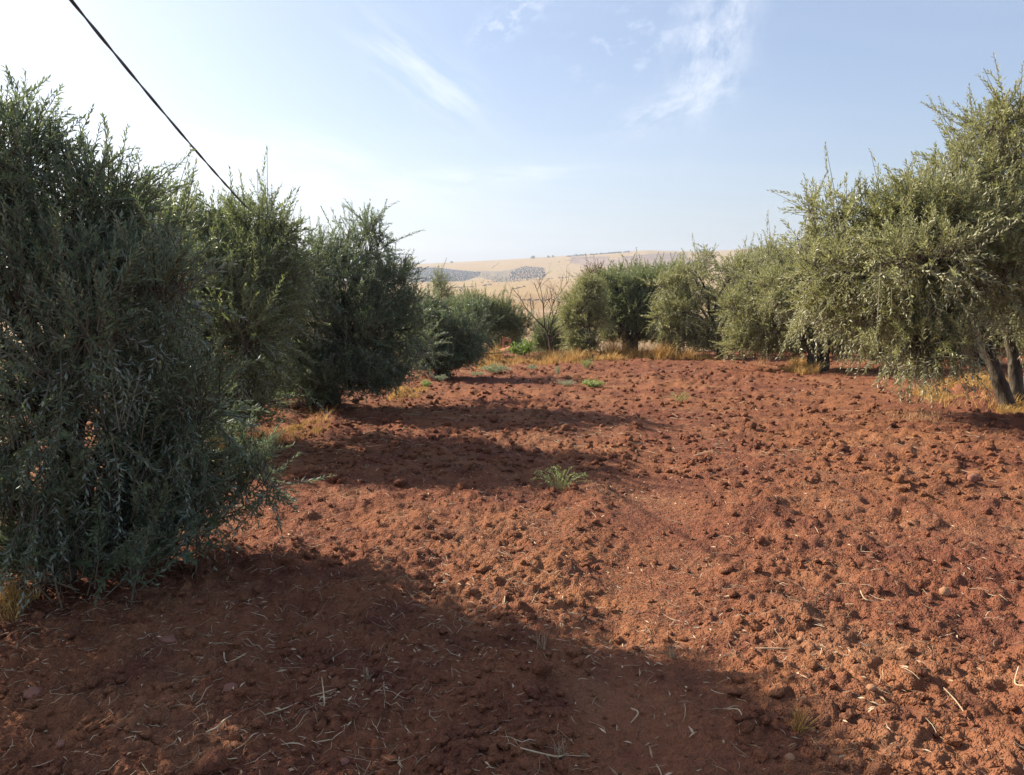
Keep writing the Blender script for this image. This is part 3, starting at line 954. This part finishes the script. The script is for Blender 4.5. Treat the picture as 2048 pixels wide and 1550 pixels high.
back(M1, 1350, 37, 2.2, 1.36, 'olive tree peeping over the gap behind the wide pale one', RIGHT)
back(R3, 1565, 31, 1.1, 1.25, 'olive tree topping the hill line behind the forked-trunk tree', RIGHT)
back(R3, 1790, 27, 2.6, 1.0, 'olive tree seen under the tallest tree behind its low clump', RIGHT)
back(M1, 1960, 19, 0.7, 1.0, 'olive tree half seen behind the leaning trunk', RIGHT)
back(R2, 2150, 17, 2.0, 1.0, 'olive tree at the photo edge behind the tallest tree', RIGHT)
VAL = 'trees down in the valley'
back(M1, 1010, 52, 0.4, 1.0, 'dull grey olive tree in the dip behind the feathery-topped tree', VAL)
back(L5, 1075, 56, 1.9, 1.1, 'grey-green valley tree just behind the bare tree crown', VAL)
back(M1, 1135, 50, 3.0, 1.0, 'valley tree tucked between the bare tree and the slim olive', VAL)
back(L5, 930, 60, 2.4, 1.2, 'valley tree above the low round dark olive', VAL)
RIDGE = 'trees on the far ridge'
for (px, w_, lab) in ((815, 1.7, 'first of three small trees alone on the ridge, beside the dark olive top'), (826, 2.1, 'middle of three small trees alone on the ridge'),
                      (838, 1.6, 'last of three small trees alone on the ridge, nearest open sky'), (905, 1.4, 'low bush on the bare ridge past the three trees'),
                      (1065, 1.9, 'pointed single tree on the ridge above the small orchard'), (1096, 1.5, 'paired low tree on the ridge beside the pointed one'),
                      (1105, 1.5, 'second of the paired low trees on the ridge'), (1150, 1.3, 'flat bush where the ridge starts to climb')):
    x, D, z, _ = hill_z(np.array([float(px)]), np.array([0.992]))
    o = copy_tree(L5, (x[0], D[0], z[0] - 3.0), rng.uniform(0, 6), 1.5 * w_ * 1.9, lab, RIDGE)
    o['category'] = 'tree'
# ridge hedge of the pale field
far_bushes('hedgerow', along([(1130, 514.5), (1200, 509.5), (1255, 505.5)], 120, (1, 0.15)), 3.0, M_FAROLIVE, 'long dark hedgerow along the top of the far ridge', 'hedge')

# --- slender young tree and brown-topped tree behind
b = np.array([*P(884, 640, 40)[:2], 0]); b[2] = float(gz(b[0], b[1])[0])
olive('slender_tree', 'thin upright young tree against the tan hillside', None, b,
      px_lobes([(884, 572, 15, 22, 0), (880, 545, 9, 16, 0), (892, 600, 17, 18, .3), (875, 625, 22, 20, .2)], 40.0), 520, 0.55, 0.13, 0.075, [[(0, 0, 0), (.05, 0, 1.2), (0, 0, 2.4)]], 121, M_OLIVE, cat='tree', upness=1.0, trunk_r=0.05, clear=0.2)
b = np.array([*P(1187, 600, 36)[:2], 0]); b[2] = float(gz(b[0], b[1])[0])
olive('brown_topped_tree', 'tree with a pointed brownish top above the slim bushy olive', None, b,
      px_lobes([(1187, 560, 28, 24, 0), (1186, 535, 13, 14, 0), (1192, 590, 34, 28, .3)], 36.0), 800, 0.55, 0.13, 0.070, [[(0, 0, 0), (.05, 0, 1.2), (0, 0, 2.4)]], 131, M_BROWNLEAF, cat='tree', upness=0.9, trunk_r=0.07, clear=0.3)

# --- shrubs by the grass verge
b = B(1096, 30)
olive('grey_shrub', 'rounded grey-green shrub at the foot of the bare tree', None, b + np.array([0, .4, 0]),
      px_lobes([(1086, 668, 20, 26, 0), (1110, 676, 22, 26, .2), (1098, 690, 28, 18, 0)], b[1] + .5), 1100, 0.45, 0.085, 0.045, [[(0, 0, 0), (.02, 0, .3), (0, 0, .6)]], 141, M_OLIVE, cat='shrub', upness=1.0, trunk_r=0.04, limbs=False, clear=0.0)
b = B(1048, 28)
olive('broadleaf_bush', 'bright green broad-leaved bush next to the clay ruin', None, b + np.array([0, .2, 0]),
      px_lobes([(1040, 706, 12, 10, -.2), (1054, 697, 11, 10, .1), (1060, 706, 10, 8, 0)], b[1] + .2), 80, 0.35, 0.17, 0.10, [[(0, 0, 0), (.02, 0, .2), (0, 0, .35)]], 151, M_FIG, cat='bush', upness=0.8, trunk_r=0.03, limbs=False, wratio=0.62, clear=0.0)

# ------------------------------------------------------------------ bare tree
def bare_tree():
    base = B(1103, 29.5) + np.array([0, -.1, 0])
    root = obj('bare_tree', None, loc=base,  label='leafless tree with thin spreading branches in the gap between olives', cat='tree')
    r = np.random.default_rng(5)
    trunk = [(0, 0, -.1), (-.06, 0, .35), (-.12, 0, .75), (-.30, .02, 1.2)]
    V, F = one_tube(trunk, [.075, .058, .048, .040], 9, 0.35, 3)
    obj('trunk', mesh('trunk', V, F, [M_DEADWOOD]), parent=root)

    def grow(a, p, d, ln, rad, depth):
        n = 4
        pts = [p]
        dd = d
        for _ in range(n):
            dd = nrm(dd + r.normal(0, .075, 3) + np.array([0, 0, .03]))
            pts.append(pts[-1] + dd * ln / n)
        V, F = one_tube(pts, np.linspace(rad, rad * .45, n + 1), 5 if depth < 2 else 4, 0, 0, 2)
        a.add(V, F)
        if depth >= 3:
            return
        for q in range(4 if depth < 2 else 3):
            t_ = r.uniform(0.3, 1.0) * n
            i = min(int(t_), n - 1)
            p2 = pts[i] + (pts[i + 1] - pts[i]) * (t_ - i)
            d2 = nrm(dd + r.normal(0, .42, 3) * np.array([1.1, 1, .5]) + np.array([0, 0, .08]))
            grow(a, p2, d2, ln * r.uniform(.5, .75), rad * .45, depth + 1)
    starts = [((-.30, .02, 1.2), (-.7, .1, .75), 1.25, .036), ((-.30, .02, 1.2), (-.15, -.1, 1), 1.5, .034), ((-.12, 0, .75), (.35, .1, 1), 1.7, .036),
              ((-.10, 0, .65), (.75, -.1, .8), 1.3, .028), ((-.2, 0, .95), (.05, .3, 1), 1.6, .032), ((-.06, 0, .45), (.6, .2, .9), 1.2, .022)]
    for s, d, l, rd in starts:
        a = Acc()
        grow(a, np.array(s), nrm(np.array(d, float)), l, rd, 0)
        obj('branch', a.mesh('branch', [M_DEADWOOD]), parent=root)
    root.scale = (.90, .90, .86)


bare_tree()

# ------------------------------------------------------------------ clay ruin by the verge
def clay_ruin():
    Y = 36.0
    x = (1012 - 1024.0) / F_PX * Y
    z = float(gz(x, Y)[0])
    s = Y / F_PX
    root = obj('clay_ruin', None, loc=(x, Y, z), label='small broken orange clay wall with rubble under the olive branches', cat='ruin')
    import bmesh
    def block(name, cx, cy, cz, sx, sy, sz, seed, par=root):
        bm = bmesh.new()
        bmesh.ops.create_cube(bm, size=1.0)
        bmesh.ops.subdivide_edges(bm, edges=bm.edges[:], cuts=2, use_grid_fill=True)
        Vb = np.array([v.co[:] for v in bm.verts]) * np.array([sx, sy, sz]) + np.array([cx, cy, cz])
        jit = (v3noise(Vb, 8.0, seed) - .5)[:, None] * nrm(Vb - np.array([cx, cy, cz])) * 0.10 * min(sx, sy, sz) * 2.4
        Fb = np.array([[v.index for v in f.verts] for f in bm.faces]); bm.free()
        return obj(name, mesh(name, Vb + jit, Fb, [M_CLAY], False), parent=par)
    base_h = (712 - 690) * s
    for k, (px, py, w_, h_) in enumerate(((1006, 688, 5, 30), (1020, 690, 5, 26), (1013, 678, 10, 7), (1013, 696, 9, 10))):
        block('wall_pier' if k < 2 else 'wall_block', (px - 1012) * s, 0, 1.7 + Y * (570 - py) / F_PX - z, w_ * s, .25, h_ * s, k)
    pd = [(-.9, -.25, .45), (.75, -.2, .4), (.05, -.35, .5), (.35, -.3, .4), (-.4, -.3, .42)]
    for k, (a, b_, s_) in enumerate(pd):
        Vp, Fp = lump(200 + k, 2, .8)
        o = obj('rubble_lump', mesh('rubble_lump', Vp * s_ * .5, Fp, [M_CLAY]), parent=root, loc=(a * .55, b_, 0.05 + .1 * (k % 2)))


clay_ruin()

# ------------------------------------------------------------------ weeds
def weed(name, label, px, py, wpx, hpx, n, mat, seed, leafy=0.030, spread=1.0, stem_mat=None, group='green weeds on the ploughed field', round_=False):
    base = G(px, py)
    s = base[1] / F_PX
    Wd, H = wpx * s * 0.5, hpx * s
    r = np.random.default_rng(seed)
    root = obj(name, None, loc=base, label=label, cat='weed', group=group)
    az = r.uniform(0, 2 * pi, n)
    rad = Wd * np.sqrt(r.random(n))
    start = np.stack([np.cos(az) * rad * .25, np.sin(az) * rad * .25, np.full(n, -.01)], 1)
    tip = np.stack([np.cos(az) * rad, np.sin(az) * rad, H * (1 - 0.55 * (rad / Wd) ** 2) * r.uniform(.55, 1.05, n)], 1)
    ctrl = start * .4 + tip * .35 + np.stack([np.zeros(n), np.zeros(n), H * .55 * r.uniform(.6, 1.2, n)], 1)
    t_ = np.linspace(0, 1, 6)[None, :, None]
    path = (1 - t_) ** 2 * start[:, None] + 2 * t_ * (1 - t_) * ctrl[:, None] + t_ ** 2 * tip[:, None]
    rdd = np.linspace(1, .4, 6)[None] * np.full((n, 1), max(.0016, 0.0018 * H / .25))
    V, F = tubes(path, rdd, 3)
    obj('stems', mesh('stems', V, F, [stem_mat or mat]), parent=root, kind='stuff')
    m = 14
    tt = r.uniform(.12, 1, (n, m))
    pp = (1 - tt)[..., None] ** 2 * start[:, None] + 2 * (tt * (1 - tt))[..., None] * ctrl[:, None] + tt[..., None] ** 2 * tip[:, None]
    pp = pp.reshape(-1, 3)
    D = nrm(r.normal(size=pp.shape) + np.array([0, 0, .6]))
    N = nrm(r.normal(size=pp.shape) * .6 + np.array([0, 0, 1.0]))
    L = leafy * r.uniform(.5, 1.2, len(pp))
    V, F = leaves_geo(pp, D, N, L, L * (0.6 if round_ else 0.36))
    obj('leaves', mesh('leaves', V, F, [mat], False), parent=root, kind='stuff')
    return root


weed('weed', 'spindly bright green weed standing alone mid-field beside the tree shadow', 1120, 990, 135, 62, 40, M_WEED, 1, 0.017)
weed('weed', 'broad mound of grey-green weed at the verge below the golden grass tuft', 990, 748, 78, 20, 90, M_WEEDGREY, 2, 0.036, round_=True)
weed('weed', 'small pale weed strip trailing from the broad grey-green mound', 955, 752, 46, 8, 34, M_WEEDGREY, 3, 0.03)
weed('weed', 'light green weed cushion just beyond the tip of the tree shadow', 1186, 775, 60, 17, 70, M_WEED, 4, 0.032, round_=True)
weed('weed', 'dull straw-green weed beside the light green cushion', 1132, 773, 54, 12, 34, M_WEEDGREY, 5, 0.028)
weed('weed', 'upright small bluish weed on the far edge of the field', 1115, 752, 16, 22, 18, M_WEEDGREY, 6, 0.035)
weed('weed', 'yellow-green weed at the foot of the slim bushy olive', 1174, 740, 38, 24, 34, M_WEED, 7, 0.035)
weed('weed', 'flat greyish weed patch near the far grass verge', 1066, 741, 40, 9, 34, M_WEEDGREY, 8, 0.03)
weed('weed', 'sparse yellowish weed alone in the right middle of the field', 1358, 806, 74, 26, 24, M_WEED, 9, 0.022)
weed('weed', 'pale green weed under the edge of the low round olive', 852, 776, 32, 16, 34, M_WEED, 10, 0.03, round_=True)
weed('weed', 'greyish weed peeping out beside the low round olive skirt', 884, 768, 36, 12, 34, M_WEEDGREY, 11, 0.03)

# ------------------------------------------------------------------ dry grass
def dry_grass(label, poly, n, hgt, mat, seed, name='dry_grass', blade=0.006):
    """poly: picture outline of the patch on the ground (px,py)"""
    r = np.random.default_rng(seed)
    pw = np.array([G(*q)[:2] for q in poly])
    lo, hi = pw.min(0), pw.max(0)
    pts = []
    while len(pts) < n:
        q = r.uniform(lo, hi, (n * 2, 2))
        ins = np.zeros(len(q), bool)
        j = len(pw) - 1
        for i in range(len(pw)):
            c1 = (pw[i, 1] > q[:, 1]) != (pw[j, 1] > q[:, 1])
            xx = (pw[j, 0] - pw[i, 0]) * (q[:, 1] - pw[i, 1]) / (pw[j, 1] - pw[i, 1] + 1e-12) + pw[i, 0]
            ins ^= c1 & (q[:, 0] < xx)
            j = i
        q = q[ins]
        dens = fbm(q[:, 0] * 1.7, q[:, 1] * 1.7, seed)
        q = q[r.random(len(q)) < np.clip(dens * 7.0 - 3.3, .02, 1)]
        pts.extend(q[: n - len(pts)])
    q = np.array(pts[:n])
    z = gz(q[:, 0], q[:, 1])
    p0 = np.stack([q[:, 0], q[:, 1], z - .005], 1)
    tall = fbm(q[:, 0] * 1.5, q[:, 1] * 1.5, seed + 9)
    H = hgt * (0.22 + 2.6 * np.clip(tall - 0.36, 0, 1)) * r.uniform(.4, 1.25, n)
    lean = r.normal(0, .42, (n, 2))
    t_ = np.linspace(0, 1, 4)
    path = np.stack([p0 + np.stack([lean[:, 0] * H * a ** 1.6, lean[:, 1] * H * a ** 1.6, H * a * (1 - .15 * a)], 1) for a in t_], 1)
    wv = np.stack([r.normal(size=n), r.normal(size=n), np.zeros(n)], 1)
    wv = nrm(wv)
    wd = np.array([1, .9, .6, .12])[None, :, None] * blade * r.uniform(.6, 1.3, n)[:, None, None] * 0.5
    Lp = path + wv[:, None] * wd; Rp = path - wv[:, None] * wd
    V = np.stack([Lp, Rp], 2).reshape(-1, 3)
    i = np.arange(n)[:, None] * 8
    F = np.concatenate([np.concatenate([i + np.array([2 * a, 2 * a + 1, 2 * a + 3]), i + np.array([2 * a, 2 * a + 3, 2 * a + 2])]) for a in range(3)])
    return obj(name, mesh(name, V, F, [mat], False), kind='stuff', label=label, cat='dry grass')


dry_grass('golden dry grass round the leaning trunk of the tallest olive', [(1790, 800), (1880, 770), (2048, 768), (2200, 790), (2200, 830), (2000, 828), (1880, 815)], 9500, .22, M_DRYGRASS, 1, blade=.009)
dry_grass('golden dry grass tuft against the forked trunk', [(1560, 742), (1575, 730), (1630, 730), (1640, 748), (1600, 750)], 1500, .34, M_DRYGRASS, 2, blade=.010)
dry_grass('brown dry grass in the shade behind the forked trunk', [(1650, 742), (1690, 728), (1800, 732), (1790, 745), (1720, 750)], 1200, .20, M_DRYBROWN, 3, blade=.009)
dry_grass('small dry grass tuft standing between the pale olives', [(1505, 734), (1512, 726), (1536, 727), (1530, 736)], 260, .26, M_DRYBROWN, 4, blade=.010)
dry_grass('tall golden grass on both sides of the stout dark trunk', [(1185, 722), (1200, 716), (1320, 716.5), (1470, 717), (1440, 722), (1300, 720)], 3600, .60, M_DRYGRASS, 5, blade=.016)
dry_grass('orange dry grass band below the bare tree and shrub', [(1010, 732), (1040, 721), (1110, 717), (1190, 719), (1180, 727), (1080, 731)], 3600, .38, M_DRYGRASS, 6, blade=.014)
dry_grass('bushy orange grass tuft at the corner of the low round olive', [(950, 738), (962, 727), (1000, 724), (1002, 735), (970, 742)], 1500, .62, M_DRYGRASS, 7, blade=.014)
dry_grass('orange grass in front of the clay ruin', [(985, 732), (1000, 721), (1050, 719), (1040, 730)], 1200, .28, M_DRYGRASS, 8, blade=.014)
dry_grass('orange-brown dry grass strip between the two nearest shaded olives', [(380, 920), (420, 880), (560, 868), (660, 850), (655, 872), (520, 905), (440, 935)], 6500, .24, M_DRYGRASS, 9, blade=.007)
dry_grass('brown dry grass fringe beneath the dense deep green olive', [(770, 800), (800, 784), (860, 778), (850, 790), (800, 808)], 1800, .24, M_DRYGRASS, 10, blade=.009)
dry_grass('yellow dry grass in the sunlit corner under the largest dark tree', [(-60, 1250), (-20, 1160), (70, 1150), (90, 1200), (30, 1260)], 900, .12, M_DRYGRASS, 11, blade=.004)
dry_grass('short straw-green stubble along the field margin by the golden grass', [(1700, 850), (1760, 800), (1860, 800), (1960, 850), (2048, 880), (1900, 880)], 1500, .06, M_DRYBROWN, 12, blade=.006)


def tuft(label, px, py, hpx, n, mat, seed):
    """a single upright tuft of dry grass"""
    b_ = G(px, py)
    r = np.random.default_rng(seed)
    H = hpx * b_[1] / F_PX
    az = r.uniform(0, 2 * pi, n); ti = np.abs(r.normal(0, .55, n))
    t_ = np.linspace(0, 1, 5)[None, :]
    hh = H * r.uniform(.5, 1.1, n)[:, None]
    out = hh * np.sin(ti)[:, None] * t_ ** 1.4
    path = np.stack([np.cos(az)[:, None] * out + r.normal(0, .012, n)[:, None], np.sin(az)[:, None] * out + r.normal(0, .012, n)[:, None], hh * np.cos(ti)[:, None] * t_ - .008], -1)
    rad = np.linspace(1, .3, 5)[None] * np.full((n, 1), .0016)
    V, F = tubes(path, rad, 3)
    root = obj('grass_tuft', None, loc=b_, label=label, cat='grass tuft', group='dry grass tufts')
    obj('blades', mesh('blades', V, F, [mat]), parent=root, kind='stuff')


tuft('upright yellow grass tuft on the sunlit soil at the shadow edge', 1598, 1462, 62, 60, M_DRYGRASS, 1)
tuft('flattened pale grass tuft on a clod beside the smooth wheel track', 1345, 1300, 34, 45, M_STRAW, 2)
tuft('thin pale dry stems on the shaded clods left of the wheel track', 1085, 1290, 46, 16, M_STRAW, 3)
tuft('tangle of whitish roots sticking up at the bottom shade', 1120, 1500, 50, 30, M_STRAW, 4)
tuft('wispy straw tuft on the shaded soil near the round brown clump', 735, 1360, 26, 22, M_STRAW, 5)

# ------------------------------------------------------------------ straw
def ribbons(x, y, ln, wd, r, lift=0.012):
    n = len(x)
    a = r.uniform(0, 2 * pi, n)
    crv = r.normal(0, .30, n)
    t_ = np.linspace(-.5, .5, 4)
    hx = []; hy = []
    for t in t_:
        aa = a + crv * t
        hx.append(x + np.cos(aa) * ln * t); hy.append(y + np.sin(aa) * ln * t)
    hx = np.stack(hx, 1); hy = np.stack(hy, 1)
    z0 = gz(hx.ravel(), hy.ravel()).reshape(n, 4)
    zm = 0.72 * z0 + 0.28 * z0.max(1, keepdims=True)
    z = zm + r.uniform(.2, 1.0, n)[:, None] * lift + r.normal(0, .10, n)[:, None] * ln[:, None] * t_[None]
    path = np.stack([hx, hy, z], -1)
    rad = np.tile(np.array([.7, 1, 1, .45]), (n, 1)) * wd[:, None] * .5
    return tubes(path, rad, 3)


a = Acc()
xs, ys = scatter(7000, 2.3, 9.0, -38, 36)
dn = fbm(xs * 0.9, ys * 0.9, 91) + 0.20 * (track_d(xs, ys) < -0.9) - 0.06
kp = rng.random(len(xs)) < np.clip(dn * 5.5 - 2.4, .28, 1)
xs, ys = xs[kp], ys[kp]
V, F = ribbons(xs, ys, 0.015 + 0.12 * rng.random(len(xs)) ** 2.4, 0.0016 + 0.0030 * rng.random(len(xs)) ** 2.5, rng)
a.add(V, F)
xs, ys = scatter(2600, 8.0, 24.0, -33, 33)
kp = rng.random(len(xs)) < np.clip(fbm(xs * .5, ys * .5, 93) * 3.0 - 1.0, .08, 1)
xs, ys = xs[kp], ys[kp]
V, F = ribbons(xs, ys, rng.uniform(.06, .22, len(xs)), rng.uniform(.003, .007, len(xs)), rng, .02)
a.add(V, F)
xs, ys = scatter(9000, 2.2, 11.0, -38, 36)
kp = rng.random(len(xs)) < np.clip(fbm(xs * 1.1, ys * 1.1, 97) * 3.2 - 1.1 + 0.3 * (xs < -0.3), .10, 1)
xs, ys = xs[kp], ys[kp]
nl = len(xs)
dl = nrm(np.stack([rng.normal(size=nl), rng.normal(size=nl), rng.normal(0, .25, nl)], 1))
nn = nrm(np.stack([rng.normal(0, .45, nl), rng.normal(0, .45, nl), np.ones(nl)], 1))
V, F = leaves_geo(np.stack([xs, ys, gz(xs, ys) + rng.uniform(.001, .010, nl)], 1), dl, nn, rng.uniform(.02, .055, nl), rng.uniform(.004, .011, nl), 0.1)
a.add(V, F)
obj('straw_litter', a.mesh('straw_litter', [M_STRAW], True), kind='stuff', label='fine pale straw bits strewn over the ploughed soil', cat='straw')


def stalk(label, pts, wpx):
    """a single stalk through ground pixels (px,py,lift in m)"""
    W = []
    for (px, py, lf) in pts:
        g = G(px, py)
        W.append(g + np.array([0, 0, lf + .008]))
    W = np.array(W)
    c = W[0].copy()
    s = W[:, 1].mean() / F_PX
    rads = np.full(len(W), wpx * s * .36); rads[-1] *= .5; rads[0] *= .75
    V, F = one_tube(W, rads, 6, 0.0, 0, 4)
    obj('straw_stalk', mesh('straw_stalk', V - c, F, [M_STALK]), loc=c, label=label, cat='straw', group='loose straw stalks')


stalk('thick pale curved straw leaf lying in the bottom-left shade', [(412, 1470, 0), (436, 1466, .004), (448, 1452, .008), (464, 1438, .004)], 6)
stalk('whitish bent straw with one end turned up in the shade', [(449, 1325, .02), (452, 1339, 0), (470, 1339, .002), (494, 1337, .004)], 5)
stalk('long thin yellow stalk pointing up-right on the shaded soil', [(532, 1447, 0), (570, 1423, .006), (605, 1407, .010)], 4)
stalk('straight pale stalk crossing the upright straw fork', [(620, 1396, .004), (648, 1388, .010), (674, 1381, .006)], 4)
stalk('upright straw fork with splayed foot in the shade', [(640, 1420, 0), (649, 1410, .004), (644, 1372, .035)], 5)
stalk('short pale straw splinter in the bottom shade', [(634, 1477, 0), (648, 1473, .004), (662, 1469, .002)], 5)
stalk('kinked pale straw at the sunlit edge of the bottom shade', [(1262, 1396, .004), (1277, 1408, .008), (1262, 1424, 0)], 5)
stalk('long pale stalk lying along the bottom edge of the picture', [(1040, 1508, 0), (1110, 1512, .006), (1130, 1498, .008)], 6)
stalk('long orange straw lying level on the sunlit soil', [(1502, 1292, 0), (1540, 1294, .006), (1580, 1296, .002)], 4)
stalk('slanting straw pair near the right lower clods', [(1886, 1392, .01), (1912, 1415, .006), (1938, 1440, 0)], 4)
stalk('curved straw at the right picture edge beside the dark hollow', [(2034, 1368, .03), (2028, 1388, .008), (2046, 1406, 0)], 5)
stalk('white kinked straw in the hollow right of the wheel track', [(1720, 1192, .012), (1730, 1204, .002), (1750, 1206, .004)], 4)
stalk('thin arched straw by the bottom right shadow edge', [(1455, 1418, .004), (1478, 1432, .016), (1488, 1452, 0)], 4)
stalk('pale short straw standing on the shaded clods mid-picture', [(1008, 1208, 0), (1011, 1196, .015)], 5)
stalk('whitish dry twig bundle in the bottom-left corner', [(400, 1512, 0), (424, 1500, .01), (438, 1526, .004), (475, 1520, .006)], 6)

# ------------------------------------------------------------------ stones
def stone(label, px, py, wpx, mat, seed, hgt=.8, sink=.30):
    g = G(px, py)
    s = wpx * g[1] / F_PX * .5
    Vp, Fp = lump(300 + seed, 3, hgt)
    Vp = Vp / np.abs(Vp).max(0) * np.array([1, .9, hgt])
    o = obj('stone', mesh('stone', Vp * s, Fp, [mat]), loc=g + np.array([0, 0, s * (hgt - sink)]), label=label, cat='stone', group='loose stones')
    return o


stone('orange rounded stone sitting proud among the right-hand clods', 1888, 1192, 26, M_STONE, 1, .95)
stone('pale egg-shaped stone on the sunlit soil above the grass tuft', 1742, 1394, 20, M_STONE, 2, .8)
stone('round tan stone in the bottom right shade', 1580, 1520, 24, M_STONE, 3, .8)
stone('reddish flat stone in the bottom-left shade', 461, 1392, 30, M_STONERED, 4, .75)
stone('brown smooth stone half sunk at the left edge of shade', 125, 1500, 26, M_STONERED, 5, .7)
stone('flat pinkish stone slab in the shade under the dark tree', 335, 1300, 42, M_STONERED, 6, .4)
stone('dark rounded lump catching shade in the right field', 1946, 972, 24, M_STONERED, 7, .95)
stone('small tan pebble at the sunlit left of the wheel track', 1300, 1268, 12, M_STONE, 8, .8)
stone('brown stone near the bright straw in the shade', 690, 1512, 24, M_STONERED, 9, .7)
stone('lit reddish clod-like stone at the far left edge', 70, 1405, 44, M_STONERED, 10, .6)
stone('tan stone lying right of the orange straw', 1600, 1276, 14, M_STONE, 11, .8)

# ------------------------------------------------------------------ overhead cable
def cable():
    p_a = P(142, 0, 4.6); p_b = P(484, 405, 8.6)
    d = p_b - p_a
    # a hanging line: past the frame at one end, into the crown of the second shaded tree at the other
    T = np.linspace(-0.9, 1.45, 420)
    path = p_a[None] + d[None] * T[:, None]
    path[:, 2] += -0.10 * (T * (1 - T)) * 1.0
    path[:, 2] += np.where(T > 1, (T - 1) ** 2 * 0.5, 0)
    root = obj('overhead_cable', None, loc=path[0], label='dark twisted overhead cable slanting down into the olive tops', cat='cable')
    seg = np.concatenate([[0], np.cumsum(np.linalg.norm(np.diff(path, axis=0), axis=1))])
    tan = nrm(np.gradient(path, axis=0))
    u = nrm(np.cross(tan, np.array([0, 0, 1.0]))); v = np.cross(tan, u)
    for k in range(2):
        ph = seg / 0.95 * 2 * pi + k * pi + 0.8 * np.sin(seg * 1.7)
        q = path + (u * np.cos(ph)[:, None] + v * np.sin(ph)[:, None]) * 0.0046
        V, F = tubes(q[None], np.full((1, len(q)), 0.0062), 8)
        obj('wire', mesh('wire', V - path[0], F, [M_CABLE]), parent=root)


cable()

# ------------------------------------------------------------------ haze
HAZE = 0.00019
if HAZE > 0:
    zlo, zhi, e = -60.0, 215.0, 4600.0
    Vb = np.array([[sx * e, sy * e, z] for z in (zlo, zhi) for sy in (-1, 1) for sx in (-1, 1)], float)
    Fb = np.array([[0, 2, 3, 1], [4, 5, 7, 6], [0, 1, 5, 4], [2, 6, 7, 3], [0, 4, 6, 2], [1, 3, 7, 5]])
    mhz = bpy.data.materials.new('haze')
    mhz.use_nodes = True
    t = NT(mhz.node_tree)
    pv = t.n('ShaderNodeVolumePrincipled', {'Color': (0.74, 0.84, 1.0, 1), 'Density': HAZE, 'Anisotropy': 0.25})
    t.n('ShaderNodeOutputMaterial', {'Volume': pv.outputs[0]})
    obj('haze', mesh('haze', Vb, Fb, [mhz], False), kind='stuff', label='thin pale summer haze over the valley', cat='haze')
